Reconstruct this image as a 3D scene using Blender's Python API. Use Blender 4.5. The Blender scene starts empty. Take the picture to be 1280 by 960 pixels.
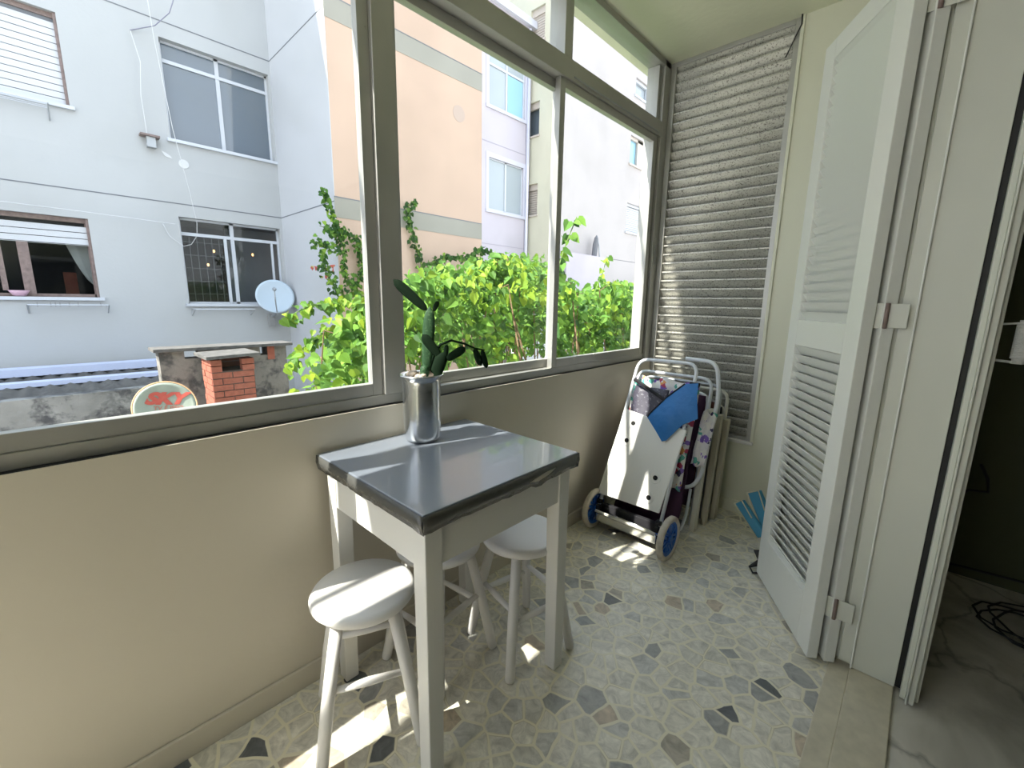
import bpy, math, random
from mathutils import Vector, Matrix
PI = math.pi
scene = bpy.context.scene
COL = scene.collection

# ------------------------------------------------------------------ camera
cam_data = bpy.data.cameras.new('camera')
cam_data.sensor_width = 36.0
cam_data.lens = 542.0 / 1280.0 * 36.0
cam_data.clip_start = 0.02
cam = bpy.data.objects.new('camera', cam_data)
COL.objects.link(cam)
right = Vector((0.7259885, 0.68753193, 0.0155096))
down = Vector((0.13952784, -0.12517371, -0.98227467))
fwd = Vector((-0.6734038, 0.71528413, -0.18680452))
m = Matrix.Identity(4)
for i in range(3):
    m[i][0] = right[i]; m[i][1] = -down[i]; m[i][2] = -fwd[i]
m[2][3] = 1.25
cam.matrix_world = m
scene.camera = cam

# ------------------------------------------------------------------ light
SKY = 1.9
SUN = 10.0
scene.view_settings.view_transform = 'Standard'
scene.view_settings.look = 'None'
scene.view_settings.exposure = 0.80
scene.view_settings.gamma = 1.0
scene.view_settings.use_curve_mapping = False

world = bpy.data.worlds.new('sky')
scene.world = world
world.use_nodes = True
wt = world.node_tree
wt.nodes.clear()
wo = wt.nodes.new('ShaderNodeOutputWorld')
wb = wt.nodes.new('ShaderNodeBackground')
wg = wt.nodes.new('ShaderNodeTexCoord')
ws = wt.nodes.new('ShaderNodeSeparateXYZ')
wr = wt.nodes.new('ShaderNodeValToRGB')
wr.color_ramp.elements[0].position = 0.0
wr.color_ramp.elements[0].color = (0.95, 0.96, 1.0, 1)
wr.color_ramp.elements[1].position = 0.9
wr.color_ramp.elements[1].color = (0.62, 0.77, 1.0, 1)
wb.inputs['Strength'].default_value = SKY
wt.links.new(wg.outputs['Generated'], ws.inputs[0])
wt.links.new(ws.outputs['Z'], wr.inputs[0])
wt.links.new(wr.outputs[0], wb.inputs['Color'])
wt.links.new(wb.outputs[0], wo.inputs[0])

sun_d = bpy.data.lights.new('sun', 'SUN')
sun_d.energy = SUN
sun_d.angle = 0.009
sun_d.color = (1.0, 0.95, 0.86)
sun = bpy.data.objects.new('sun', sun_d)
COL.objects.link(sun)
sun.rotation_euler = Vector((0.25, 0.87, -1.0)).to_track_quat('-Z', 'Y').to_euler()
sun.location = (-4, 0, 12)

# ------------------------------------------------------------------ materials
MATS = {}
def mat(name, color, rough=0.5, metal=0.0, spec=0.5, var=None, bump=None, dirt=None, coat=0.0):
    """var=(scale, amount) brightness mottling; bump=(scale, strength); dirt=(scale, threshold, colour, amount)"""
    if name in MATS: return MATS[name]
    mt = bpy.data.materials.new(name)
    mt.use_nodes = True
    nt = mt.node_tree
    b = nt.nodes['Principled BSDF']
    b.inputs['Roughness'].default_value = rough
    b.inputs['Metallic'].default_value = metal
    b.inputs['Specular IOR Level'].default_value = spec
    if coat: b.inputs['Coat Weight'].default_value = coat
    geo = nt.nodes.new('ShaderNodeNewGeometry')
    rgb = nt.nodes.new('ShaderNodeRGB')
    rgb.outputs[0].default_value = (*color, 1)
    out = rgb.outputs[0]
    if var:
        n = nt.nodes.new('ShaderNodeTexNoise')
        n.inputs['Scale'].default_value = var[0]
        n.inputs['Detail'].default_value = 5
        nt.links.new(geo.outputs['Position'], n.inputs['Vector'])
        mr = nt.nodes.new('ShaderNodeMapRange')
        mr.inputs['From Min'].default_value = 0.3; mr.inputs['From Max'].default_value = 0.7
        mr.inputs['To Min'].default_value = 1 - var[1]; mr.inputs['To Max'].default_value = 1 + var[1] * 0.5
        nt.links.new(n.outputs[0], mr.inputs[0])
        mx = nt.nodes.new('ShaderNodeVectorMath'); mx.operation = 'SCALE'
        nt.links.new(out, mx.inputs[0]); nt.links.new(mr.outputs[0], mx.inputs['Scale'])
        out = mx.outputs[0]
    if dirt:
        n = nt.nodes.new('ShaderNodeTexNoise')
        n.inputs['Scale'].default_value = dirt[0]
        n.inputs['Detail'].default_value = 8
        n.inputs['Roughness'].default_value = 0.7
        nt.links.new(geo.outputs['Position'], n.inputs['Vector'])
        mr = nt.nodes.new('ShaderNodeMapRange')
        mr.inputs['From Min'].default_value = dirt[1]; mr.inputs['From Max'].default_value = dirt[1] + 0.12
        mr.inputs['To Max'].default_value = dirt[3]
        nt.links.new(n.outputs[0], mr.inputs[0])
        mx = nt.nodes.new('ShaderNodeMix'); mx.data_type = 'RGBA'
        nt.links.new(mr.outputs[0], mx.inputs[0])
        nt.links.new(out, mx.inputs[6])
        mx.inputs[7].default_value = (*dirt[2], 1)
        out = mx.outputs[2]
    nt.links.new(out, b.inputs['Base Color'])
    if bump:
        n = nt.nodes.new('ShaderNodeTexNoise')
        n.inputs['Scale'].default_value = bump[0]
        n.inputs['Detail'].default_value = 4
        nt.links.new(geo.outputs['Position'], n.inputs['Vector'])
        bp = nt.nodes.new('ShaderNodeBump')
        bp.inputs['Strength'].default_value = bump[1]
        bp.inputs['Distance'].default_value = 0.01
        nt.links.new(n.outputs[0], bp.inputs['Height'])
        nt.links.new(bp.outputs[0], b.inputs['Normal'])
    MATS[name] = mt
    return mt

def glass_mat(name, tint=(1, 1, 1), dusty=0.02):
    mt = bpy.data.materials.new(name); mt.use_nodes = True
    nt = mt.node_tree; nt.nodes.clear()
    o = nt.nodes.new('ShaderNodeOutputMaterial')
    tr = nt.nodes.new('ShaderNodeBsdfTransparent'); tr.inputs[0].default_value = (*tint, 1)
    gl = nt.nodes.new('ShaderNodeBsdfGlossy'); gl.inputs['Roughness'].default_value = 0.02
    lw = nt.nodes.new('ShaderNodeLayerWeight'); lw.inputs['Blend'].default_value = .5
    pw = nt.nodes.new('ShaderNodeMath'); pw.operation = 'POWER'; pw.inputs[1].default_value = 5
    nt.links.new(lw.outputs['Facing'], pw.inputs[0])
    fr = nt.nodes.new('ShaderNodeMapRange'); fr.inputs['To Min'].default_value = .02; fr.inputs['To Max'].default_value = .5
    nt.links.new(pw.outputs[0], fr.inputs[0])
    mx = nt.nodes.new('ShaderNodeMixShader')
    nt.links.new(fr.outputs[0], mx.inputs[0]); nt.links.new(tr.outputs[0], mx.inputs[1]); nt.links.new(gl.outputs[0], mx.inputs[2])
    df = nt.nodes.new('ShaderNodeBsdfDiffuse'); df.inputs[0].default_value = (0.8, 0.82, 0.8, 1)
    m2 = nt.nodes.new('ShaderNodeMixShader')
    geo = nt.nodes.new('ShaderNodeNewGeometry')
    n = nt.nodes.new('ShaderNodeTexNoise'); n.inputs['Scale'].default_value = 6; n.inputs['Detail'].default_value = 6
    nt.links.new(geo.outputs['Position'], n.inputs['Vector'])
    mr = nt.nodes.new('ShaderNodeMapRange')
    mr.inputs['From Min'].default_value = 0.45; mr.inputs['From Max'].default_value = 0.8
    mr.inputs['To Max'].default_value = dusty * 2
    nt.links.new(n.outputs[0], mr.inputs[0])
    nt.links.new(mr.outputs[0], m2.inputs[0])
    nt.links.new(mx.outputs[0], m2.inputs[1]); nt.links.new(df.outputs[0], m2.inputs[2])
    nt.links.new(m2.outputs[0], o.inputs[0])
    MATS[name] = mt
    return mt

def palladiana():
    """irregular marble chips set in cream grout"""
    mt = bpy.data.materials.new('palladiana'); mt.use_nodes = True
    nt = mt.node_tree; L = nt.links.new
    b = nt.nodes['Principled BSDF']
    geo = nt.nodes.new('ShaderNodeNewGeometry')
    ns = nt.nodes.new('ShaderNodeTexNoise'); ns.inputs['Scale'].default_value = 7.0; ns.inputs['Detail'].default_value = 2
    L(geo.outputs['Position'], ns.inputs['Vector'])
    sub = nt.nodes.new('ShaderNodeVectorMath'); sub.operation = 'SUBTRACT'; sub.inputs[1].default_value = (.5, .5, .5)
    L(ns.outputs['Color'], sub.inputs[0])
    sc = nt.nodes.new('ShaderNodeVectorMath'); sc.operation = 'SCALE'; sc.inputs['Scale'].default_value = 0.035
    L(sub.outputs[0], sc.inputs[0])
    ad = nt.nodes.new('ShaderNodeVectorMath'); ad.operation = 'ADD'
    L(geo.outputs['Position'], ad.inputs[0]); L(sc.outputs[0], ad.inputs[1])
    fl = nt.nodes.new('ShaderNodeVectorMath'); fl.operation = 'MULTIPLY'; fl.inputs[1].default_value = (1, 1, 0)
    L(ad.outputs[0], fl.inputs[0])
    def vor(feature, scale):
        v = nt.nodes.new('ShaderNodeTexVoronoi'); v.feature = feature; v.voronoi_dimensions = '2D'
        v.inputs['Scale'].default_value = scale
        L(fl.outputs[0], v.inputs['Vector']); return v
    S = 15.0
    v1 = vor('F1', S); v2 = vor('DISTANCE_TO_EDGE', S)
    sepc = nt.nodes.new('ShaderNodeSeparateColor'); L(v1.outputs['Color'], sepc.inputs[0])
    ramp = nt.nodes.new('ShaderNodeValToRGB'); ramp.color_ramp.interpolation = 'CONSTANT'
    cols = [(0, (.76, .725, .63)), (.24, (.69, .665, .585)), (.46, (.80, .765, .67)), (.60, (.60, .59, .55)), (.70, (.77, .74, .65)),
            (.84, (.40, .40, .385)), (.88, (.58, .49, .38)), (.91, (.68, .65, .55)), (.945, (.15, .16, .17)), (.975, (.46, .42, .35))]
    r = ramp.color_ramp
    r.elements[0].position = 0; r.elements[0].color = (*cols[0][1], 1)
    r.elements[1].position = cols[1][0]; r.elements[1].color = (*cols[1][1], 1)
    for p, c in cols[2:]:
        e = r.elements.new(p); e.color = (*c, 1)
    L(sepc.outputs[0], ramp.inputs[0])
    # veins, each chip turned its own way
    vs = nt.nodes.new('ShaderNodeVectorMath'); vs.operation = 'SCALE'; vs.inputs['Scale'].default_value = 7
    L(v1.outputs['Color'], vs.inputs[0])
    va = nt.nodes.new('ShaderNodeVectorMath'); va.operation = 'ADD'
    L(geo.outputs['Position'], va.inputs[0]); L(vs.outputs[0], va.inputs[1])
    vn = nt.nodes.new('ShaderNodeTexNoise'); vn.inputs['Scale'].default_value = 22; vn.inputs['Detail'].default_value = 8
    vn.inputs['Roughness'].default_value = 0.65; vn.inputs['Distortion'].default_value = 1.2
    L(va.outputs[0], vn.inputs['Vector'])
    vm = nt.nodes.new('ShaderNodeMapRange'); vm.inputs['From Min'].default_value = .3; vm.inputs['From Max'].default_value = .7
    vm.inputs['To Min'].default_value = .66; vm.inputs['To Max'].default_value = 1.2
    L(vn.outputs[0], vm.inputs[0])
    vc = nt.nodes.new('ShaderNodeVectorMath'); vc.operation = 'SCALE'
    L(ramp.outputs[0], vc.inputs[0]); L(vm.outputs[0], vc.inputs['Scale'])
    # grout
    gm = nt.nodes.new('ShaderNodeMapRange'); gm.inputs['From Min'].default_value = .055; gm.inputs['From Max'].default_value = .085
    L(v2.outputs['Distance'], gm.inputs[0])
    gn = nt.nodes.new('ShaderNodeTexNoise'); gn.inputs['Scale'].default_value = 2.5; gn.inputs['Detail'].default_value = 6
    L(geo.outputs['Position'], gn.inputs['Vector'])
    gr = nt.nodes.new('ShaderNodeMix'); gr.data_type = 'RGBA'
    gr.inputs[6].default_value = (.80, .74, .55, 1); gr.inputs[7].default_value = (.80, .77, .64, 1)
    L(gn.outputs[0], gr.inputs[0])
    mx = nt.nodes.new('ShaderNodeMix'); mx.data_type = 'RGBA'
    L(gm.outputs[0], mx.inputs[0]); L(gr.outputs[2], mx.inputs[6]); L(vc.outputs[0], mx.inputs[7])
    # dirty rim on some chips
    dr = nt.nodes.new('ShaderNodeMapRange'); dr.inputs['From Min'].default_value = .0; dr.inputs['From Max'].default_value = .022
    dr.inputs['To Min'].default_value = 1; dr.inputs['To Max'].default_value = 0
    ab = nt.nodes.new('ShaderNodeMath'); ab.operation = 'SUBTRACT'; ab.inputs[1].default_value = .055
    L(v2.outputs['Distance'], ab.inputs[0])
    ab2 = nt.nodes.new('ShaderNodeMath'); ab2.operation = 'ABSOLUTE'; L(ab.outputs[0], ab2.inputs[0])
    L(ab2.outputs[0], dr.inputs[0])
    dn = nt.nodes.new('ShaderNodeTexNoise'); dn.inputs['Scale'].default_value = 9; dn.inputs['Detail'].default_value = 3
    L(geo.outputs['Position'], dn.inputs['Vector'])
    dt = nt.nodes.new('ShaderNodeMapRange'); dt.inputs['From Min'].default_value = .5; dt.inputs['From Max'].default_value = .66
    L(dn.outputs[0], dt.inputs[0])
    dm = nt.nodes.new('ShaderNodeMath'); dm.operation = 'MULTIPLY'; L(dr.outputs[0], dm.inputs[0]); L(dt.outputs[0], dm.inputs[1])
    dm2 = nt.nodes.new('ShaderNodeMath'); dm2.operation = 'MULTIPLY'; dm2.inputs[1].default_value = .5; L(dm.outputs[0], dm2.inputs[0])
    m3 = nt.nodes.new('ShaderNodeMix'); m3.data_type = 'RGBA'
    L(dm2.outputs[0], m3.inputs[0]); L(mx.outputs[2], m3.inputs[6]); m3.inputs[7].default_value = (.18, .13, .07, 1)
    L(m3.outputs[2], b.inputs['Base Color'])
    b.inputs['Roughness'].default_value = 0.36
    bp = nt.nodes.new('ShaderNodeBump'); bp.inputs['Strength'].default_value = .25; bp.inputs['Distance'].default_value = .002
    L(gm.outputs[0], bp.inputs['Height']); L(bp.outputs[0], b.inputs['Normal'])
    MATS['palladiana'] = mt
    return mt

def marble_slab():
    mt = bpy.data.materials.new('marble_slab'); mt.use_nodes = True
    nt = mt.node_tree; L = nt.links.new
    b = nt.nodes['Principled BSDF']
    geo = nt.nodes.new('ShaderNodeNewGeometry')
    n = nt.nodes.new('ShaderNodeTexNoise'); n.inputs['Scale'].default_value = 3; n.inputs['Detail'].default_value = 8
    n.inputs['Distortion'].default_value = 1.6
    L(geo.outputs['Position'], n.inputs['Vector'])
    v = nt.nodes.new('ShaderNodeTexVoronoi'); v.feature = 'DISTANCE_TO_EDGE'; v.inputs['Scale'].default_value = 1.6
    wv = nt.nodes.new('ShaderNodeTexNoise'); wv.inputs['Scale'].default_value = 2.5; wv.inputs['Detail'].default_value = 6
    L(geo.outputs['Position'], wv.inputs['Vector'])
    wa = nt.nodes.new('ShaderNodeVectorMath'); wa.operation = 'MULTIPLY_ADD'; wa.inputs[1].default_value = (.5, .5, 0)
    L(wv.outputs['Color'], wa.inputs[0]); L(geo.outputs['Position'], wa.inputs[2])
    L(wa.outputs[0], v.inputs['Vector'])
    r = nt.nodes.new('ShaderNodeValToRGB')
    r.color_ramp.elements[0].position = .35; r.color_ramp.elements[0].color = (.40, .385, .33, 1)
    r.color_ramp.elements[1].position = .62; r.color_ramp.elements[1].color = (.68, .65, .58, 1)
    L(n.outputs[0], r.inputs[0])
    mr = nt.nodes.new('ShaderNodeMapRange'); mr.inputs['From Max'].default_value = .02; mr.inputs['To Min'].default_value = .55
    L(v.outputs['Distance'], mr.inputs[0])
    s = nt.nodes.new('ShaderNodeVectorMath'); s.operation = 'SCALE'
    L(r.outputs[0], s.inputs[0]); L(mr.outputs[0], s.inputs['Scale'])
    L(s.outputs[0], b.inputs['Base Color']); b.inputs['Roughness'].default_value = .3
    MATS['marble_slab'] = mt
    return mt

def leaf_mat():
    mt = bpy.data.materials.new('leaf'); mt.use_nodes = True
    nt = mt.node_tree; L = nt.links.new; nt.nodes.clear()
    o = nt.nodes.new('ShaderNodeOutputMaterial')
    a = nt.nodes.new('ShaderNodeAttribute'); a.attribute_name = 'tint'
    d = nt.nodes.new('ShaderNodeBsdfPrincipled'); d.inputs['Roughness'].default_value = .6; d.inputs['Specular IOR Level'].default_value = .3
    t = nt.nodes.new('ShaderNodeBsdfTranslucent')
    h = nt.nodes.new('ShaderNodeHueSaturation'); h.inputs['Hue'].default_value = .485; h.inputs['Value'].default_value = 1.15
    L(a.outputs['Color'], h.inputs['Color']); L(h.outputs[0], t.inputs[0])
    L(a.outputs['Color'], d.inputs['Base Color'])
    mx = nt.nodes.new('ShaderNodeMixShader'); mx.inputs[0].default_value = .45
    L(d.outputs[0], mx.inputs[1]); L(t.outputs[0], mx.inputs[2]); L(mx.outputs[0], o.inputs[0])
    MATS['leaf'] = mt
    return mt

def patch_fabric():
    """white cloth with coloured triangles"""
    mt = bpy.data.materials.new('triangle_print'); mt.use_nodes = True
    nt = mt.node_tree; L = nt.links.new
    b = nt.nodes['Principled BSDF']; b.inputs['Roughness'].default_value = .8
    geo = nt.nodes.new('ShaderNodeNewGeometry')
    v = nt.nodes.new('ShaderNodeTexVoronoi'); v.distance = 'MANHATTAN'; v.inputs['Scale'].default_value = 38
    L(geo.outputs['Position'], v.inputs['Vector'])
    s = nt.nodes.new('ShaderNodeSeparateColor'); L(v.outputs['Color'], s.inputs[0])
    r = nt.nodes.new('ShaderNodeValToRGB'); r.color_ramp.interpolation = 'CONSTANT'
    cs = [(0, (.75, .74, .74)), (.3, (.22, .13, .50)), (.42, (.70, .68, .72)), (.60, (.45, .06, .12)), (.65, (.70, .33, .12)), (.69, (.8, .78, .75)), (.82, (.12, .42, .36)), (.92, (.05, .04, .12))]
    e = r.color_ramp.elements
    e[0].position = 0; e[0].color = (*cs[0][1], 1); e[1].position = cs[1][0]; e[1].color = (*cs[1][1], 1)
    for p, c in cs[2:]:
        q = e.new(p); q.color = (*c, 1)
    L(s.outputs[0], r.inputs[0]); L(r.outputs[0], b.inputs['Base Color'])
    MATS['triangle_print'] = mt
    return mt

def dead_shell():
    pass

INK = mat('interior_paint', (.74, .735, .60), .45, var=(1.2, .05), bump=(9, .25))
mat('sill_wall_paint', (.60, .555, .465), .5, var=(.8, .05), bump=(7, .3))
mat('ceiling_paint', (.76, .77, .60), .6, var=(1.0, .04), bump=(30, .15))
mat('shutter_paint', (.80, .81, .76), .35)
mat('jamb_paint', (.66, .67, .59), .35, var=(3, .03), dirt=(60, .72, (.3, .26, .18), .5))
mat('aluminium', (.46, .455, .43), .42, .55, var=(4, .1), dirt=(40, .66, (.12, .10, .08), .6))
mat('aluminium_bright', (.62, .63, .63), .35, .6, var=(6, .08))
mat('louvre_aluminium', (.56, .55, .50), .40, .3, var=(10, .12), dirt=(120, .52, (.08, .065, .05), .9))
mat('gap_black', (.01, .01, .01), .6)  # black for narrow gaps, their shade put into the colour
mat('room_shade', (.08, .09, .045), .7, var=(1, .15))  # dark colour stands in for the dimness of the unlit room
mat('threshold_stone', (.64, .59, .46), .7, var=(25, .12), dirt=(140, .63, (.2, .17, .11), .6))
mat('white_paint', (.82, .80, .78), .38, bump=(14, .12))
mat('table_paint', (.76, .75, .72), .35, bump=(10, .1))
mat('film_grey', (.21, .235, .28), .27, spec=.9, coat=.6, bump=(6, .05))  # grey base lightened to hold the window's reflection on the tabletop
mat('film_edge', (.085, .085, .08), .26, spec=.6, bump=(16, .8))
mat('torn_patch', (.42, .40, .33), .3)
mat('polished_aluminium', (.66, .68, .70), .2, .95, var=(8, .08), bump=(18, .08))
mat('cactus', (.005, .015, .006), .8, spec=.12, dirt=(150, .66, (.30, .32, .22), .8))
mat('cactus_light', (.022, .065, .025), .6, spec=.3, dirt=(110, .55, (.16, .27, .13), .8))
mat('pebble', (.55, .45, .36), .7, var=(40, .3))
mat('soil', (.09, .07, .05), .9)
mat('white_tube', (.70, .73, .78), .3)
mat('cream_plastic', (.72, .69, .60), .35, dirt=(30, .70, (.25, .2, .14), .5))
mat('white_plastic', (.85, .84, .80), .3, dirt=(45, .735, (.25, .08, .05), .7))
mat('old_cream', (.52, .48, .38), .5, dirt=(30, .66, (.2, .17, .12), .5))
mat('hole_black', (.004, .004, .004), .8)
mat('blue_nylon', (.02, .17, .48), .5, bump=(14, .9))
mat('blue_plastic', (.01, .10, .42), .3)
mat('tyre', (.56, .50, .42), .7, var=(30, .2))
mat('chrome', (.7, .7, .7), .15, 1.0)
mat('black_fabric', (.015, .014, .018), .7)
mat('clear_mesh', (.06, .055, .08), .5, dirt=(60, .55, (.5, .5, .55), .5))
mat('purple_fabric', (.05, .012, .045), .7, bump=(20, .4))
mat('brown_fabric', (.10, .03, .02), .7)
mat('light_blue', (.06, .27, .42), .5)
mat('piping', (.68, .64, .48), .6)
mat('rope_white', (.68, .69, .66), .8, bump=(200, .5))
# outdoors
mat('grey_render', (.44, .45, .455), .8, var=(.35, .05), bump=(20, .2), dirt=(6, .74, (.4, .4, .4), .35))
mat('white_render', (.50, .51, .53), .8, var=(.5, .04), bump=(20, .2))
mat('peach_render', (.52, .375, .285), .85, var=(.7, .07), dirt=(5, .70, (.50, .40, .33), .4))
mat('taupe_band', (.31, .295, .25), .85, var=(2, .06), dirt=(8, .68, (.35, .33, .28), .5))
mat('lavender_render', (.50, .455, .50), .85, var=(.7, .04), dirt=(9, .72, (.5, .47, .5), .4))
mat('cream_render', (.62, .59, .46), .85, var=(.6, .05))
mat('pale_render', (.46, .42, .405), .85, var=(.4, .04))
mat('groove', (.16, .17, .19), .9)
mat('frame_white', (.55, .575, .62), .4)
mat('frame_grey', (.30, .30, .30), .5)
mat('frame_brown', (.22, .16, .145), .5, var=(20, .3))
mat('roller_slat', (.55, .565, .59), .5)
mat('roller_tan', (.55, .48, .42), .6)
mat('win_glass', (.12, .15, .185), .04, spec=.9)
mat('win_glass_pale', (.36, .40, .43), .12, spec=.7)
mat('win_glass_blue', (.30, .52, .68), .15, spec=.6)
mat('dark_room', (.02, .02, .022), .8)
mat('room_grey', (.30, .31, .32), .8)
mat('curtain_cloth', (.60, .56, .48), .9)
mat('brick', (.30, .095, .06), .85, var=(20, .2))
mat('mortar', (.07, .05, .045), .95)
mat('old_cement', (.20, .185, .165), .95, var=(3, .25), bump=(30, .8), dirt=(5.5, .47, (.05, .05, .05), .9))
mat('mouldy_wall', (.25, .25, .24), .95, var=(3, .3), bump=(20, .8), dirt=(4.0, .47, (.045, .045, .05), .9))
mat('cement_sheet', (.11, .105, .10), .95, var=(9, .3), bump=(30, .8), dirt=(14, .5, (.05, .05, .05), .7))
mat('metal_flashing', (.55, .60, .78), .4)
mat('dish_white', (.45, .53, .60), .35)
mat('dish_old', (.27, .31, .26), .6, var=(8, .15), dirt=(5, .62, (.42, .24, .10), .7))
mat('dish_rim', (.55, .33, .17), .6)
mat('logo_red', (.42, .07, .05), .6)
mat('logo_faded', (.38, .14, .10), .6)
mat('cable_white', (.6, .61, .62), .6)
mat('cable_dark', (.03, .03, .03), .6)
mat('branch_bark', (.17, .11, .06), .9)
mat('green_stem', (.13, .20, .06), .8)
mat('ground_concrete', (.40, .39, .36), .9, var=(1, .15))
mat('parasol_grey', (.16, .16, .17), .8)
mat('galvanised', (.40, .42, .44), .4, .4)
palladiana(); marble_slab(); leaf_mat(); patch_fabric()
glass_mat('pane_glass', (.97, .985, .975), .03)
glass_mat('far_glass', (.75, .78, .80), .0)

lampm = bpy.data.materials.new('warm_bulb'); lampm.use_nodes = True
lampm.node_tree.nodes['Principled BSDF'].inputs['Emission Color'].default_value = (1, .45, .12, 1)
lampm.node_tree.nodes['Principled BSDF'].inputs['Emission Strength'].default_value = 4
MATS['warm_bulb'] = lampm

# ------------------------------------------------------------------ mesh builder
class MB:
    def __init__(s): s.v = []; s.f = []; s.c = []
    def box(s, a, b, rot=None, at=None):
        i = len(s.v)
        xs = (a[0], b[0]); ys = (a[1], b[1]); zs = (a[2], b[2])
        for x in xs:
            for y in ys:
                for z in zs:
                    p = Vector((x, y, z))
                    if rot is not None: p = rot @ p
                    if at is not None: p = p + Vector(at)
                    s.v.append(p)
        for q in ((0, 1, 3, 2), (4, 6, 7, 5), (0, 4, 5, 1), (2, 3, 7, 6), (0, 2, 6, 4), (1, 5, 7, 3)):
            s.f.append(tuple(i + k for k in q))
        return s
    def tube(s, path, r, n=10, closed=False, cap=True):
        path = [Vector(p) for p in path]
        m = len(path)
        rs = r if isinstance(r, (list, tuple)) else [r] * m
        base = len(s.v)
        up = None
        for k, p in enumerate(path):
            if closed: t = path[(k + 1) % m] - path[k - 1]
            elif k == 0: t = path[1] - p
            elif k == m - 1: t = p - path[k - 1]
            else: t = (path[k + 1] - p).normalized() + (p - path[k - 1]).normalized()
            if t.length < 1e-9: t = Vector((0, 0, 1))
            t.normalize()
            if up is None:
                up = Vector((0, 0, 1)) if abs(t.z) < .9 else Vector((1, 0, 0))
            a = up - up.dot(t) * t
            if a.length < 1e-6: a = t.orthogonal()
            a.normalize(); up = a
            b = t.cross(a)
            for j in range(n):
                w = 2 * PI * j / n
                s.v.append(p + (a * math.cos(w) + b * math.sin(w)) * rs[k])
        last = m if closed else m - 1
        for k in range(last):
            k2 = (k + 1) % m
            for j in range(n):
                j2 = (j + 1) % n
                s.f.append((base + k * n + j, base + k * n + j2, base + k2 * n + j2, base + k2 * n + j))
        if cap and not closed:
            s.f.append(tuple(base + j for j in reversed(range(n))))
            s.f.append(tuple(base + (m - 1) * n + j for j in range(n)))
        return s
    def lathe(s, prof, center=(0, 0, 0), n=32, axis='Z', mat3=None):
        base = len(s.v)
        c = Vector(center)
        for (r, h) in prof:
            for j in range(n):
                w = 2 * PI * j / n
                if axis == 'Z': p = Vector((r * math.cos(w), r * math.sin(w), h))
                elif axis == 'X': p = Vector((h, r * math.cos(w), r * math.sin(w)))
                else: p = Vector((r * math.sin(w), h, r * math.cos(w)))
                if mat3 is not None: p = mat3 @ p
                s.v.append(c + p)
        for k in range(len(prof) - 1):
            for j in range(n):
                j2 = (j + 1) % n
                s.f.append((base + k * n + j, base + k * n + j2, base + (k + 1) * n + j2, base + (k + 1) * n + j))
        s.f.append(tuple(base + j for j in reversed(range(n))))
        s.f.append(tuple(base + (len(prof) - 1) * n + j for j in range(n)))
        return s
    def prism(s, pts, vec):
        """polygon pts (3d) extruded by vec"""
        i = len(s.v); n = len(pts); vec = Vector(vec)
        for p in pts: s.v.append(Vector(p))
        for p in pts: s.v.append(Vector(p) + vec)
        s.f.append(tuple(i + k for k in reversed(range(n))))
        s.f.append(tuple(i + n + k for k in range(n)))
        for k in range(n):
            k2 = (k + 1) % n
            s.f.append((i + k, i + k2, i + n + k2, i + n + k))
        return s
    def sheet(s, grid):
        """grid[row][col] of points"""
        i = len(s.v); R = len(grid); Cc = len(grid[0])
        for row in grid:
            for p in row: s.v.append(Vector(p))
        for a in range(R - 1):
            for b in range(Cc - 1):
                s.f.append((i + a * Cc + b, i + a * Cc + b + 1, i + (a + 1) * Cc + b + 1, i + (a + 1) * Cc + b))
        return s
    def ellipsoid(s, c, ax, n=12, m=8):
        """ax: three axis vectors"""
        base = len(s.v); c = Vector(c); ax = [Vector(a) for a in ax]
        for k in range(m + 1):
            ph = PI * k / m
            for j in range(n):
                w = 2 * PI * j / n
                s.v.append(c + ax[0] * (math.sin(ph) * math.cos(w)) + ax[1] * (math.sin(ph) * math.sin(w)) + ax[2] * math.cos(ph))
        for k in range(m):
            for j in range(n):
                j2 = (j + 1) % n
                s.f.append((base + k * n + j, base + (k + 1) * n + j, base + (k + 1) * n + j2, base + k * n + j2))
        return s
    def build(s, name, mt, parent=None, smooth=False, bevel=0.0, solid=0.0, subsurf=0):
        me = bpy.data.meshes.new(name)
        off = parent_world(parent)
        me.from_pydata([tuple(Vector(p) - off) for p in s.v], [], s.f)
        me.update()
        me.materials.append(MATS[mt] if isinstance(mt, str) else mt)
        if s.c:
            at = me.color_attributes.new('tint', 'FLOAT_COLOR', 'POINT')
            flat = [x for c in s.c for x in (c[0], c[1], c[2], 1.0)]
            at.data.foreach_set('color', flat)
        if smooth:
            for p in me.polygons: p.use_smooth = True
        o = bpy.data.objects.new(name, me)
        COL.objects.link(o)
        if parent is not None: o.parent = parent
        if solid:
            md = o.modifiers.new('solid', 'SOLIDIFY'); md.thickness = solid; md.offset = 0
        if bevel:
            md = o.modifiers.new('bevel', 'BEVEL'); md.width = bevel; md.segments = 2; md.limit_method = 'ANGLE'
            md.angle_limit = 0.7
        if subsurf:
            md = o.modifiers.new('sub', 'SUBSURF'); md.levels = subsurf; md.render_levels = subsurf
        return o

def parent_world(p):
    v = Vector((0, 0, 0))
    while p is not None:
        v = v + Vector(p.location); p = p.parent
    return v

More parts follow.
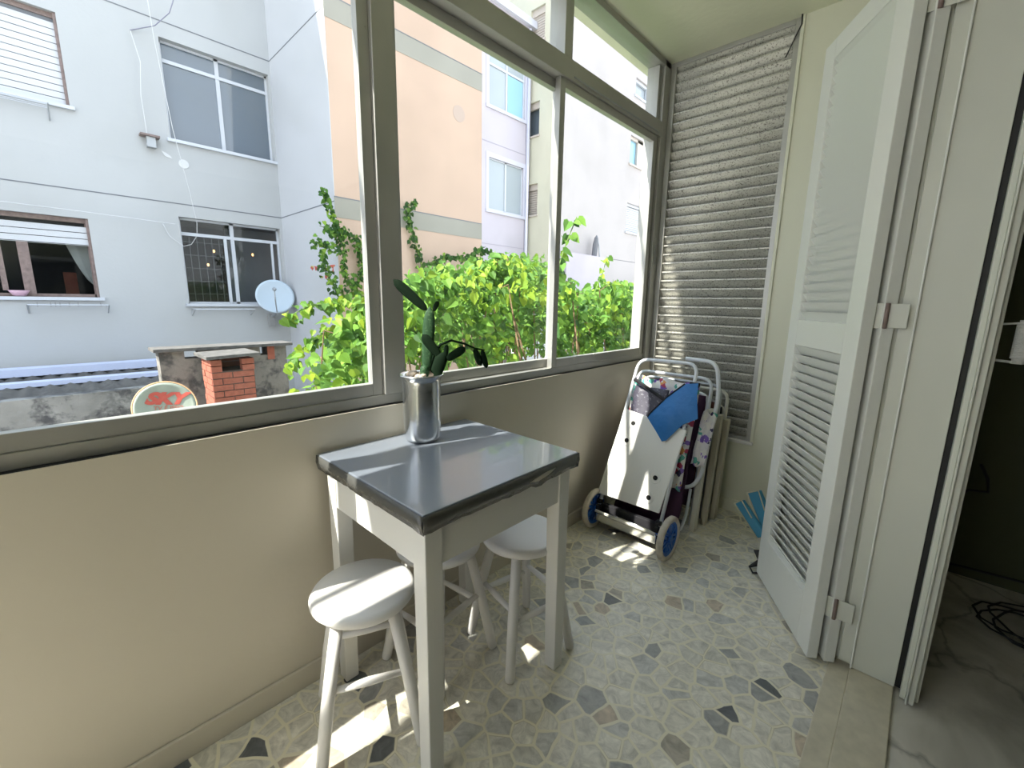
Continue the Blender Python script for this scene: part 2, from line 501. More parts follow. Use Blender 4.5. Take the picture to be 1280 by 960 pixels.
def thing(name, label, cat, loc=(0, 0, 0), group=None, kind=None):
    o = bpy.data.objects.new(name, None); COL.objects.link(o)
    o.location = loc; o.empty_display_size = .1
    if label: o['label'] = label
    if cat: o['category'] = cat
    if group: o['group'] = group
    if kind: o['kind'] = kind
    return o
def tag(o, label, cat, group=None):
    o['label'] = label; o['category'] = cat
    if group: o['group'] = group
    return o
def struct(o, label=None, cat=None):
    o['kind'] = 'structure'
    if label: o['label'] = label
    if cat: o['category'] = cat
    return o
def dup(root, loc, rotz=0, label=None):
    r = root.copy(); COL.objects.link(r); r.location = loc; r.rotation_euler = (0, 0, rotz)
    if label: r['label'] = label
    for ch in list(root.children):
        c = ch.copy(); COL.objects.link(c); c.parent = r
        for g in list(ch.children):
            d = g.copy(); COL.objects.link(d); d.parent = c
    return r
def wall_holes(mb, axis, pos, thick, a0, a1, z0, z1, holes):
    """wall plane normal to axis at pos..pos+thick with rectangular holes (a_lo,a_hi,z_lo,z_hi)"""
    As = sorted({a0, a1, *[h[0] for h in holes], *[h[1] for h in holes]})
    Zs = sorted({z0, z1, *[h[2] for h in holes], *[h[3] for h in holes]})
    for i in range(len(As) - 1):
        for j in range(len(Zs) - 1):
            ca, cz = (As[i] + As[i + 1]) / 2, (Zs[j] + Zs[j + 1]) / 2
            if any(h[0] < ca < h[1] and h[2] < cz < h[3] for h in holes): continue
            if not (a0 <= ca <= a1 and z0 <= cz <= z1): continue
            lo, hi = min(pos, pos + thick), max(pos, pos + thick)
            if axis == 'x': mb.box((lo, As[i], Zs[j]), (hi, As[i + 1], Zs[j + 1]))
            else: mb.box((As[i], lo, Zs[j]), (As[i + 1], hi, Zs[j + 1]))
    return mb

XW = -1.3155      # inner face of the wall under the windows
YE = 2.755        # end wall
ZC = 2.665        # ceiling
YB = -2.2         # near end of the balcony

# ------------------------------------------------------------------ room shell
struct(MB().box((-1.47, YB - .15, -.15), (-.085, 2.92, 0)).build('floor', 'palladiana'))
struct(MB().box((.09, -2.6, -.15), (3.6, 2.98, 0.004)).build('floor', 'marble_slab'))
struct(MB().box((-1.50, YB - .3, ZC), (3.75, 2.98, ZC + .16)).build('ceiling', 'ceiling_paint'))
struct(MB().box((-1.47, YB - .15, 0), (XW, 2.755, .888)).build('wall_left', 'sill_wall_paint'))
w = MB()
w.box((-1.47, YE, 0), (-.655, 2.90, .455)); w.box((-.655, YE, 0), (-.09, 2.90, ZC))
struct(w.build('wall_far', INK))
struct(MB().box((-.09, 1.80, 0), (.10, 2.92, ZC)).build('wall_right', INK))
w = MB(); w.box((-.09, -1.2, 2.25), (.10, 1.80, ZC)); w.box((-.09, YB - .15, 0), (.10, -1.2, ZC))
struct(w.build('wall_right', INK))
w = MB(); wall_holes(w, 'y', YB - .15, .15, XW, -.09, 0, ZC, [(-1.25, -.16, .9, 2.6)])
struct(w.build('wall_near', INK))
struct(MB().box((.10, 2.83, 0), (3.6, 2.98, ZC)).build('wall_inner', 'room_shade'))
struct(MB().box((3.6, -2.6, 0), (3.75, 2.98, ZC)).build('wall_inner', 'room_shade'))
struct(MB().box((.10, -2.6, 0), (3.6, -2.45, ZC)).build('wall_inner', 'room_shade'))
struct(MB().box((.10, 1.80, 0.004), (.112, 2.83, ZC)).build('wall_inner', 'room_shade'))
# own building above and below the balcony
struct(MB().box((-1.44, YB - .3, ZC + .16), (3.75, 2.98, 7.5)).build('wall_outer', 'white_render'))
struct(MB().box((-1.44, YB - .3, -3.6), (3.75, 2.98, -.15)).build('wall_outer', 'white_render'))

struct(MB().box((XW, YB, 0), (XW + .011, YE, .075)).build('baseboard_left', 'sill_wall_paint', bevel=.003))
struct(MB().box((XW + .011, YE - .011, 0), (-.09, YE, .078)).build('baseboard_far', INK, bevel=.003))

# threshold
struct(MB().box((-.085, -1.2, -.15), (-.025, 1.80, .006)).build('trim_1', 'threshold_stone', bevel=.003), None)
struct(MB().box((-.025, -1.2, -.15), (.09, 1.80, .014)).build('trim_2', 'threshold_stone', bevel=.003), None)

# ------------------------------------------------------------------ window_1: the long aluminium window
win = thing('window_1', None, None, (XW, 0.8, .889), kind='structure')
fr = MB()
fr.box((-1.42, YB, .889), (-1.337, 2.765, .925))           # bottom rail
fr.box((-1.42, YB, 2.245), (-1.325, 2.69, 2.330))          # transom
fr.box((-1.415, YB, 2.330), (-1.345, 2.69, 2.338))
fr.box((-1.42, YB, 2.632), (-1.325, 2.755, ZC))            # head
fr.box((-1.42, .770, .925), (-1.325, .846, 2.245))         # mullion 1
fr.box((-1.42, .790, 2.33), (-1.325, .846, 2.632))
fr.box((-1.42, 1.722, 2.33), (-1.330, 1.780, 2.632))       # mullion 2, upper
fr.box((-1.44, 2.69, .889), (-1.325, 2.766, ZC))           # corner post
fr.box((-1.42, 2.655, .925), (-1.345, 2.69, 2.632))
for y in (-.235, -1.15):
    fr.box((-1.42, y - .04, .925), (-1.325, y + .04, 2.632))
fr.build('window_frame', 'aluminium', win, bevel=.0025)
MB().box((-1.424, YB, .884), (-1.32, 2.70, .8895)).build('gap_line', 'gap_black', win)  # black line drawn in for the dark gap under the bottom rail
def sash(y0, y1, z0, z1, x0=-1.385, w=.038, wb=.042):
    s = MB(); d = .03
    s.box((x0, y0, z0), (x0 + d, y0 + w, z1)); s.box((x0, y1 - w, z0), (x0 + d, y1, z1))
    s.box((x0, y0 + w, z0), (x0 + d, y1 - w, z0 + wb)); s.box((x0, y0 + w, z1 - w), (x0 + d, y1 - w, z1))
    o = s.build('sash', 'aluminium_bright' if False else 'aluminium', win, bevel=.002)
    MB().box((x0 + .012, y0 + w - .004, z0 + wb - .004), (x0 + .016, y1 - w + .004, z1 - w + .004)).build('pane', 'pane_glass', o)
    return o
sash(-.198, .770, .925, 2.245, -1.372)
sash(.846, 1.775, .925, 2.245, -1.405)
sash(1.705, 2.66, .925, 2.245, -1.365)
sash(-1.11, -.273, .925, 2.245)
def fixed(y0, y1):
    MB().box((-1.380, y0, 2.335), (-1.376, y1, 2.634)).build('pane', 'pane_glass', win)
fixed(-1.11, -.273); fixed(-.198, .79); fixed(.846, 1.722); fixed(1.78, 2.66)
MB().tube([(-1.322, 1.79, 2.262), (-1.322, 2.66, 2.262)], .004, 6).build('slide_rail', 'galvanised', win)
MB().box((-1.325, 2.712, 1.50), (-1.317, 2.730, 1.62)).build('latch', 'frame_grey', win, bevel=.002)

# ------------------------------------------------------------------ window_2: metal louvre filling the end wall
lv = thing('window_2', None, None, (-1.0, 2.79, .46), kind='structure')
f = MB()
f.box((-1.46, 2.766, .80), (-1.318, 2.84, ZC)); f.box((-1.318, 2.762, .457), (-1.292, 2.84, ZC)); f.box((-.683, 2.762, .457), (-.655, 2.84, ZC))
f.box((-1.292, 2.762, .457), (-.683, 2.84, .478)); f.box((-1.292, 2.762, 2.640), (-.683, 2.84, ZC))
f.build('window_frame', 'aluminium', lv, bevel=.002)
sl = MB()
dz = .0548; n = int((2.640 - .478) / dz)
for k in range(n + 1):
    zt = .478 + dz * (k + 1) - .008
    if zt > 2.655: zt = 2.645
    zb = .478 + dz * k - .010
    x0, x1 = -1.293, -.682
    yl = 2.772
    # top lip then sloping face then thin back
    pts = [(x0, yl, zt), (x0, yl + .016, zt + .001), (x0, yl + .040, zb), (x0, yl + .036, zb), (x0, yl + .002, zt - .008), (x0, yl, zt - .008)]
    sl.prism(pts, (x1 - x0, 0, 0))
sl.build('louvre_slats', 'louvre_aluminium', lv)
MB().box((-1.293, 2.842, .478), (-.682, 2.846, 2.64)).build('back_sheet', 'aluminium', lv)
MB().box((-.655, 2.745, .462), (-.640, 2.757, ZC)).build('side_bead', INK, lv)
MB().box((-1.30, 2.738, .440), (-.640, 2.765, .457)).build('bottom_bead', 'white_paint', lv, bevel=.002)
# added_window: unseen opening behind the viewer, added to let sky light in
w3 = thing('added_window', None, None, (-.7, YB - .1, .9), kind='structure')
f = MB()
for x in (-1.25, -.72, -.19): f.box((x, YB - .12, .9), (x + .03, YB - .06, 2.6))
f.box((-1.25, YB - .12, .9), (-.16, YB - .06, .93)); f.box((-1.25, YB - .12, 2.57), (-.16, YB - .06, 2.6))
f.build('window_frame', 'aluminium', w3)

# ------------------------------------------------------------------ door lining and post
dj = thing('door_1', None, None, (0, 1.78, 0), kind='structure')
MB().box((-.059, 1.762, .035), (-.023, 1.80, 2.25)).build('rebate_strip', 'jamb_paint', dj, bevel=.002)
MB().box((-.023, 1.770, .016), (.091, 1.80, 2.25)).build('lining_board', 'jamb_paint', dj, bevel=.002)
MB().box((-.072, 1.775, .03), (-.059, 1.80, 2.25)).build('edge_strip', 'jamb_paint', dj, bevel=.002)
MB().box((-.026, 1.7595, .016), (-.021, 1.772, 2.25)).build('highlight_strip', 'shutter_paint', dj, bevel=.002)  # paler strip stands in for the highlight along the lining edge
MB().box((.091, 1.778, .016), (.106, 1.80, 2.25)).build('gap_shade', 'gap_black', dj)  # black strip paints the shaded gap between lining and post
p = MB()
p.box((.106, 1.735, .014), (.119, 1.80, 2.25)); p.box((.119, 1.712, .014), (.124, 1.80, 2.25))
p.box((.124, 1.722, .014), (.140, 1.80, 2.25)); p.box((.140, 1.745, .014), (.150, 1.80, 2.25))
p.build('post', 'jamb_paint', dj, bevel=.002)

# ------------------------------------------------------------------ folding shutters
A = Vector((-.418, 2.148, 0)); B = Vector((-.144, 1.713, 0))
U = (B - A).normalized(); NB = Vector((-U.y, U.x, 0))      # NB points away from viewer side?
if NB.dot(Vector((0, 0, 0)) - A) > 0: NB = -NB              # make it point away from the camera
def leaf_shutter(label, o, wdt, t, edge_mat):
    root = thing('louvred_shutter', label, 'shutter', (A.x + o.x, A.y + o.y, .015), group=None)
    def P(u, n, z): return A + o + U * u + NB * n + Vector((0, 0, z))
    def bx(mb, u0, u1, z0, z1, n0=0, n1=t):
        mb.prism([P(u0, n0, z0), P(u1, n0, z0), P(u1, n0, z1), P(u0, n0, z1)], NB * (n1 - n0))
    fr = MB()
    Z0, Z1 = .015, 2.205
    bx(fr, 0, .078, Z0, Z1); bx(fr, wdt - .085, wdt, Z0, Z1)
    for z0, z1 in ((Z0, .215), (1.095, 1.195), (2.135, Z1)): bx(fr, .078, wdt - .085, z0, z1)
    fr.build('shutter_frame', 'shutter_paint', root, bevel=.002)
    for z0, z1 in ((.215, 1.095), (1.195, 2.135)):
        s = MB(); k = z0
        while k < z1 - .005:
            top = min(k + .034, z1)
            # slat: front low edge, back high edge
            s.prism([P(.078, .003, top), P(.078, .010, top), P(.078, t - .003, k - .001), P(.078, t - .009, k - .001)], U * (wdt - .163))
            k += .0352
        s.build('slat_panel', 'shutter_paint', root)
    return root, P
root1, P1 = leaf_shutter('white louvred door shutter standing open in front of its folded twin', Vector((0, 0, 0)), .514, .034, 'jamb_paint')
root2, P2 = leaf_shutter('second white louvred shutter folded behind the front one, mostly hidden', NB * .052 + U * .02, .500, .034, 'jamb_paint')
# hinges between shutters and the door lining (parts of the rear shutter)
for z in (.225, 1.225, 2.075):
    h = MB()
    h.box((-.118, 1.741, z - .038), (-.085, 1.7435, z + .038)); h.box((-.085, 1.743, z - .036), (-.040, 1.7455, z + .036))
    o = h.build('hinge', 'jamb_paint', root1, bevel=.001)
    MB().tube([(-.090, 1.738, z - .038), (-.090, 1.738, z + .038)], .006, 8).build('hinge_pin', 'frame_brown', o, smooth=True)

# ------------------------------------------------------------------ table
tb = thing('square_table', 'small white wooden table topped with grey plastic film, against the wall under the window', 'table', (-1.03, .82, 0))
top = MB().box((-1.306, .515, .742), (-.750, 1.112, .780))
top.build('tabletop', 'film_grey', tb, bevel=.003)
ed = MB()
random.seed(3)
def film(p0, p1, outv, n=26):
    g0 = []; g1 = []; g2 = []
    for k in range(n + 1):
        q = Vector(p0).lerp(Vector(p1), k / n)
        drop = .040 + .004 * abs(math.sin(k * .5 + 1)) + .003 * random.random() + (.010 if outv[0] and k in (17, 18) else 0)
        g0.append(q + Vector((0, 0, .777))); g1.append(q + Vector(outv) * (.0015 + .002 * random.random()) + Vector((0, 0, .755)))
        g2.append(q - Vector(outv) * .004 * random.random() + Vector((0, 0, .777 - drop)))
    ed.sheet([g0, g1, g2])
film((-.748, .513, 0), (-.748, 1.114, 0), (1, 0, 0)); film((-1.306, .513, 0), (-.748, .513, 0), (0, -1, 0))
film((-1.306, 1.114, 0), (-.748, 1.114, 0), (0, 1, 0))
ed.build('edge_film', 'film_edge', tb, smooth=True, solid=.0015)
MB().prism([(-.744, .870, .752), (-.744, .905, .746), (-.744, .950, .752), (-.744, .985, .764), (-.744, .945, .763), (-.744, .905, .758)], (.0025, 0, 0)).build('torn_patch', 'torn_patch', tb)
ap = MB()
ap.box((-.790, .575, .625), (-.768, 1.052, .742)); ap.box((-1.265, .575, .625), (-1.245, 1.052, .742))
ap.box((-1.262, .530, .625), (-.795, .552, .742)); ap.box((-1.245, 1.052, .625), (-.790, 1.072, .742))
ap.build('apron', 'table_paint', tb, bevel=.002)
def leg(x, y, sx, sy):
    mb = MB(); w0, w1 = .052, .044
    a = [(x, y, .742), (x + sx * w0, y, .742), (x + sx * w0, y + sy * w0, .742), (x, y + sy * w0, .742)]
    b = [(x, y, .003), (x + sx * w1, y, .003), (x + sx * w1, y + sy * w1, .003), (x, y + sy * w1, .003)]
    i = 0
    for q in a + b: mb.v.append(Vector(q))
    mb.f += [(0, 1, 2, 3), (7, 6, 5, 4), (0, 4, 5, 1), (1, 5, 6, 2), (2, 6, 7, 3), (3, 7, 4, 0)]
    mb.build('leg', 'table_paint', tb, bevel=.003)
leg(-.762, .527, -1, 1); leg(-.762, 1.087, -1, -1); leg(-1.270, .527, 1, 1); leg(-1.270, 1.087, 1, -1)

# ------------------------------------------------------------------ stools
G_ST = 'white round stools around the table'
st = thing('round_stool', 'white round wooden stool standing in front of the table, nearest of the three', 'stool', (0, 0, 0), G_ST)
MB().lathe([(.02, .413), (.118, .413), (.134, .418), (.142, .428), (.143, .438), (.138, .446), (.128, .450), (.02, .451)], n=48).build('seat', 'white_paint', st, smooth=True)
for k in range(4):
    a = PI / 2 * k
    c, s_ = math.cos(a), math.sin(a)
    MB().tube([(.098 * c, .098 * s_, .420), (.15 * c, .15 * s_, .2), (.188 * c, .188 * s_, .008), (.189 * c, .189 * s_, .002)], [.0165, .0175, .0165, .0135], 14).build('leg', 'white_paint', st, smooth=True)
for k in range(4):
    a, b = PI / 2 * k, PI / 2 * (k + 1)
    z = .19 if k % 2 == 0 else .225
    r = .098 + (.42 - z) / .42 * .091
    MB().tube([(r * math.cos(a), r * math.sin(a), z), ((r * math.cos(a) + r * math.cos(b)) / 2, (r * math.sin(a) + r * math.sin(b)) / 2, z), (r * math.cos(b), r * math.sin(b), z)], [.008, .0115, .008], 10).build('rung', 'white_paint', st, smooth=True)
st.location = (-1.058, .520, 0); st.rotation_euler = (0, 0, math.radians(20))
dup(st, (-1.108, .822, 0), math.radians(52), 'white round wooden stool pushed fully under the table, mostly hidden by its front leg')
dup(st, (-.945, 1.065, 0), math.radians(-57), 'white round wooden stool half under the far side of the table')

# ------------------------------------------------------------------ pot and cactus
PX, PY = -1.200, .832
pot = thing('cactus_pot', 'tall polished aluminium pot holding a cactus on the grey tabletop', 'plant pot', (PX, PY, .78))
MB().lathe([(.010, .7815), (.048, .7815), (.054, .784), (.0585, .795), (.061, .815), (.0625, .86), (.0625, .955), (.063, .985), (.066, .998), (.0735, 1.004), (.0745, 1.008), (.072, 1.010), (.066, 1.006), (.060, .998), (.058, .985), (.01, .985)],
           (PX, PY, 0), 56).build('pot_body', 'polished_aluminium', pot, smooth=True)
MB().lathe([(.002, .984), (.0595, .984), (.0595, .990), (.002, .992)], (PX, PY, 0), 32).build('soil', 'soil', pot)
random.seed(8)
for k in range(15):
    a = random.random() * 6.28; r = random.uniform(.012, .046); s0 = random.uniform(.009, .016)
    MB().ellipsoid((PX + r * math.cos(a), PY + r * math.sin(a), 1.003 + random.uniform(0, .006)),
                   [(s0 * 1.2, 0, 0), (0, s0, .003), (0, -.002, s0 * .8)], 8, 6).build('pebble', 'pebble', pot, smooth=True)
cac = thing('cactus', 'dark green prickly cactus growing out of the aluminium pot', 'cactus', (PX, PY, .99))
HR = Vector((.726, .6875, 0)).normalized(); HD = Vector((-.6875, .726, 0)).normalized()
def W(px, py, d=0): return Vector((PX, PY, 1.003)) + HR * ((px - 525) / 364.) + Vector((0, 0, (466 - py) / 364.)) + HD * d
def pad(px0, py0, px1, py1, wpx, mt='cactus', thick=.45, d0=0, d1=0):
    a, b = W(px0, py0, d0), W(px1, py1, d1)
    ax = (b - a) / 2; side = ax.cross(HD).normalized()
    mb = MB(); base = len(mb.v); n, m = 14, 12
    for k in range(m + 1):
        t = k / m
        wd = wpx / 364. / 2 * max(0, 1 - abs(2 * t ** .9 - 1) ** 3.2) ** .55 * (.72 + .28 * t) + .0008
        c = a + (b - a) * t
        for j in range(n):
            q = 2 * PI * j / n
            mb.v.append(c + side * (wd * math.cos(q)) + HD * (wd * thick * math.sin(q)))
    for k in range(m):
        for j in range(n):
            mb.f.append((k * n + j, k * n + (j + 1) % n, (k + 1) * n + (j + 1) % n, (k + 1) * n + j))
    mb.build('cactus_pad', mt, cac, smooth=True)
pad(531, 468, 537, 383, 16, 'cactus_light')
pad(534, 388, 495, 353, 13, 'cactus')
pad(541, 389, 547, 377, 6)
pad(540, 472, 553, 437, 17, d0=-.01, d1=-.01)
pad(549, 443, 528, 416, 13, d0=-.01, d1=-.01)
pad(555, 443, 557, 428, 6, d0=-.01, d1=-.01)
pad(556, 446, 579, 431, 11, d0=-.01, d1=-.01)
pad(530, 470, 531, 452, 12, 'cactus_light', .9, -.02, -.02)
pad(589, 433, 597, 454, 9, d0=.02, d1=.02)
pad(598, 434, 604, 457, 7, d0=.02, d1=.02)
pad(535, 462, 540, 442, 7)
MB().tube([W(537, 455), W(541, 440), W(549, 428), W(562, 423), W(577, 427, .01), W(590, 433, .02), W(602, 435, .02)], [.005, .005, .0045, .004, .0035, .003, .002], 8).build('cactus_stem', 'cactus', cac, smooth=True)

# ------------------------------------------------------------------ beach trolley
tr = thing('beach_trolley', 'white folding beach trolley with blue wheels leaning against folded chairs in the corner', 'trolley', (-1.0, 1.98, 0))
# line of the cart in the YZ plane
def CY(z): return 1.985 + (z - .11) * (.265 / .83)
def bend(pts, r=.05, n=6):
    """round the inner corners of a polyline"""
    pts = [Vector(p) for p in pts]; out = [pts[0]]
    for k in range(1, len(pts) - 1):
        a = (pts[k - 1] - pts[k]); b = (pts[k + 1] - pts[k])
        rr = min(r, a.length * .49, b.length * .49)
        p0 = pts[k] + a.normalized() * rr; p1 = pts[k] + b.normalized() * rr
        for j in range(n + 1):
            t = j / n
            out.append(p0 * (1 - t) ** 2 + pts[k] * 2 * t * (1 - t) + p1 * t ** 2)
    out.append(pts[-1]); return out
xl0, xr0, xl1, xr1 = -1.190, -.835, -1.143, -.815
MB().tube(bend([(xl0, CY(.10), .10), (xl1 - .005, CY(.80), .80), (xl1 + .005, CY(.945), .945), (xr1, CY(.95), .95), (xr1, CY(.80), .80), (xr0, CY(.10), .10)], .06), .0095, 12).build('handle_frame', 'white_tube', tr, smooth=True)
# platform panel
pn = MB()
def PP(x, z, n=0): return Vector((x, CY(z) - .012 - n * .953, z + n * .304))
q = [PP(-1.205, .200), PP(-.850, .205), PP(-.800, .625), PP(-1.150, .672)]
nv = Vector((0, -.953, .304)) * -.014
pn.prism(q, nv)
pb = pn.build('platform', 'white_plastic', tr, bevel=.004)
for x, z in ((-1.088, .605), (-1.105, .510), (-.905, .365), (-.918, .262)):
    c = PP(x, z, .0005)
    n0 = Vector((0, -.953, .304)); a = Vector((1, 0, 0)); b = n0.cross(a)
    mm = Matrix((a, b, n0)).transposed()
    MB().lathe([(.030, -.0008), (.029, .0006), (.024, .0006), (.021, -.0006), (.004, -.0006)], c, 28, mat3=mm).build('dimple', 'white_plastic', pb, smooth=True)
    MB().lathe([(.0125, .0), (.0125, .0014), (.001, .0014)], c, 20, mat3=mm).build('hole', 'hole_black', pb)
# rim flanges
MB().tube([PP(-1.205, .200, -.006), PP(-1.150, .672, -.006)], .008, 6).build('platform_edge', 'white_plastic', pb)
# axle and base
MB().tube([(-1.20, 1.985, .112), (-.785, 1.965, .112)], .007, 8).build('axle', 'chrome', tr, smooth=True)
bs = MB()
bs.box((-1.185, 1.955, .060), (-.835, 1.975, .105))
bs.build('base_plate', 'chrome', tr, bevel=.003)
bs = MB()
bs.box((-1.185, 1.975, .055), (-.835, 2.16, .062)); bs.box((-1.19, 1.995, .105), (-.83, 2.02, .150))
bs.build('base_tray', 'black_fabric', tr, bevel=.002)
MB().tube([(-1.185, 1.95, .120), (-.835, 1.938, .122)], .008, 8).build('base_bar', 'cream_plastic', tr, smooth=True)
for s_ in (-1.185, -.840):
    MB().box((s_ - .010, 1.965, .055), (s_ + .010, 2.005, .145)).build('axle_bracket', 'black_fabric', tr, bevel=.002)
for x in (-1.19, -.84):
    MB().box((x - .014, CY(.145) - .014, .150), (x + .014, CY(.145) + .014, .172)).build('clip', 'black_fabric', tr, bevel=.003)
def wheel(x, y, face):
    wr = MB().lathe([(.088, -.013), (.105, -.015), (.1115, -.009), (.1125, 0), (.1115, .009), (.105, .015), (.088, .013), (.086, 0), (.088, -.013)], (x, y, .1135), 40, axis='X')
    wr.f = [q for q in wr.f if len(q) == 4]
    o = wr.build('wheel', 'tyre', tr, smooth=True)
    hb = MB()
    hb.lathe([(.004, -.016), (.020, -.016), (.022, 0), (.020, .016), (.004, .016)], (x, y, .1135), 20, axis='X')
    for k in range(7):
        a = 2 * PI * k / 7
        rot = Matrix.Rotation(a, 3, 'X')
        for s2 in (-1, 1):
            hb.box((-.006, s2 * .011 - .0055, .015), (.006, s2 * .011 + .0055, .090), rot, (x, y, .1135))
    hb.lathe([(.072, -.004), (.090, -.009), (.090, .009), (.072, .004), (.072, -.004)], (x, y, .1135), 40, axis='X')
    hb.f = [q for q in hb.f if len(q) <= 20]
    hb.build('wheel_hub', 'blue_plastic', o, smooth=False)
wheel(-1.213, 1.985, -1); wheel(-.775, 1.965, 1)
# lower loop of the trolley's second frame
MB().tube(bend([(-.905, 2.315, .965), (-.745, 2.315, .962), (-.722, 2.315, .82), (-.728, 2.315, .70), (-.760, 2.30, .35), (-.80, 2.28, .27), (-.92, 2.26, .262)], .055), .0105, 12).build('rear_frame', 'white_tube', tr, smooth=True)
# straps and bag net
MB().tube([(-1.135, CY(.83) - .012, .835), (-1.05, CY(.80) - .014, .800), (-.93, CY(.75) - .016, .745)], [.012, .010, .009], 6).build('strap', 'black_fabric', tr)
MB().box((-.835, CY(.86) - .016, .838), (-.790, CY(.86) + .014, .858)).build('clip', 'black_fabric', tr, bevel=.002)

# clear mesh bag behind the panel
g = []
for r in range(7):
    z = .62 + r * .03
    g.append([(-1.130 + c * .032, CY(z) + .012 + .006 * math.sin(c * 2 + r), z) for c in range(7)])
mbag = tag(MB().sheet(g).build('mesh_bag', 'clear_mesh', None, smooth=True, solid=.004), 'dark see-through mesh pouch tied behind the top of the trolley panel', 'bag')
# multi-coloured folded cloth
random.seed(5)
def cloth(name, x0, x1, z0, z1, y, mt, label, cat, n=12, amp=.012, skew=0):
    g = []
    for r in range(n + 1):
        z = z0 + (z1 - z0) * r / n
        g.append([(x0 + (x1 - x0) * c / n + skew * (r / n), y + (z - z0) * .25 + amp * math.sin(c * 1.9 + r * .5) + amp * .5 * math.sin(r * 1.7 + c), z + .008 * math.sin(c * 1.3)) for c in range(n + 1)])
    o = MB().sheet(g).build(name, mt, None, smooth=True, solid=.012)
    return tag(o, label, cat)
cloth('folded_cloth', -1.16, -.80, .30, .845, 2.13, 'triangle_print', 'white cloth printed with purple, red and green triangles, bundled behind the trolley panel', 'cloth')
cloth('hanging_cloth', -.800, -.735, .42, .70, 2.235, 'triangle_print', 'strip of triangle-printed cloth hanging at the right side of the trolley', 'cloth', 8, .008, .02)
cloth('purple_towel', -1.17, -.80, .080, .55, 2.12, 'purple_fabric', 'dark purple fabric sagging behind the lower part of the trolley', 'towel', 10, .015)

# blue pouch hanging on the handle
pts = [(-.850, .850), (-.785, .862), (-.778, .80), (-.752, .695), (-.82, .652), (-.885, .560), (-.905, .552), (-.950, .598), (-1.010, .655), (-1.000, .675), (-.93, .770)]
cx = sum(a for a, b in pts) / len(pts); cz = sum(b for a, b in pts) / len(pts)
mb = MB()
rings = 5; n = len(pts)
def BY(z): return CY(z) - .030
for s_ in (-1, 1):
    base = len(mb.v)
    for k in range(rings):
        t = 1 - k / rings
        for (a, b) in pts:
            x = cx + (a - cx) * t; z = cz + (b - cz) * t
            puff = (1 - t ** 2) * .020
            mb.v.append(Vector((x, BY(z) + s_ * puff + .006 * math.sin(x * 70 + z * 45) * (1 - t), z)))
    mb.v.append(Vector((cx, BY(cz) + s_ * .020, cz)))
    for k in range(rings - 1):
        for j in range(n):
            mb.f.append((base + k * n + j, base + k * n + (j + 1) % n, base + (k + 1) * n + (j + 1) % n, base + (k + 1) * n + j))
    for j in range(n):
        mb.f.append((base + (rings - 1) * n + j, base + (rings - 1) * n + (j + 1) % n, base + rings * n))
pouch = thing('nylon_pouch', 'bright blue nylon pouch hanging from the trolley handle', 'pouch', (-.88, CY(.85) - .03, .70))
mb.build('pouch_body', 'blue_nylon', pouch, smooth=True)
MB().tube([(x, BY(z) - .002, z) for x, z in ((-1.008, .658), (-1.000, .676), (-.93, .771), (-.850, .851))], .004, 6).build('zip', 'black_fabric', pouch)
MB().box((-.83, CY(.86) - .030, .835), (-.785, CY(.86) - .012, .862)).build('loop', 'black_fabric', pouch, bevel=.003)

# folded beach chairs leaning on the end wall
def beach_chair(label, x0, x1, yb, fab, tube_mat, plank_mat, ztop, lean):
    r = thing('folded_beach_chair', label, 'beach chair', ((x0 + x1) / 2, yb, 0), 'folded beach chairs stacked in the corner')
    def Y(z, d=0): return yb + z * lean + d
    for d, ins, zt in ((0, 0, ztop), (.035, .02, ztop - .09)):
        MB().tube(bend([(x0 + ins, Y(.02, d), .014), (x0 + ins, Y(zt, d), zt), (x1 - ins, Y(zt, d), zt), (x1 - ins, Y(.02, d), .014)], .06), .0095, 10).build('tube_frame', tube_mat, r, smooth=True)
    g = []
    for k in range(8):
        z = .12 + (ztop - .22) * k / 7
        g.append([(x0 + .03 + (x1 - x0 - .06) * c / 5, Y(z, .018 + .008 * math.sin(c * 1.5 + k)), z) for c in range(6)])
    MB().sheet(g).build('seat_fabric', fab, r, smooth=True, solid=.006)
    for x in (x0 - .004, x1 + .004):
        mbp = MB(); za, zb, zc = .005, .40, ztop - .16
        w_ = .026
        mbp.prism([(x - .008, Y(za) - w_ * .9, za), (x - .008, Y(za) + w_ * .9, za), (x - .008, Y(zb) + w_ * .9, zb), (x - .008, Y(zc) + w_, zc), (x - .008, Y(zc) - w_ * .7, zc), (x - .008, Y(zb) - w_ * .7, zb)], (.030, 0, 0))
        mbp.build('armrest', plank_mat, r, bevel=.004)
    return r
bc1 = beach_chair('folded beach chair with white tube frame and purple seat, right behind the trolley', -1.235, -.800, 2.335, 'purple_fabric', 'white_tube', 'cream_plastic', .85, .13)
MB().tube(bend([(-.93, 2.22, .245), (-.835, 2.24, .24), (-.875, 2.22, .10), (-.905, 2.21, .02)], .04), .008, 8).build('leg_loop', 'white_tube', bc1, smooth=True)
MB().tube(bend([(-.862, 2.25, .42), (-.845, 2.25, .33), (-.862, 2.25, .06), (-.825, 2.24, .016), (-.808, 2.27, .12), (-.806, 2.29, .26)], .03), .008, 8).build('leg_loop', 'white_tube', bc1, smooth=True)
beach_chair('second folded beach chair with grey tubes in the middle of the stack', -1.255, -.785, 2.455, 'brown_fabric', 'galvanised', 'old_cream', .80, .13)
beach_chair('rearmost folded beach chair with worn cream armrests, against the end wall', -1.255, -.770, 2.565, 'black_fabric', 'cream_plastic', 'old_cream', .76, .10)

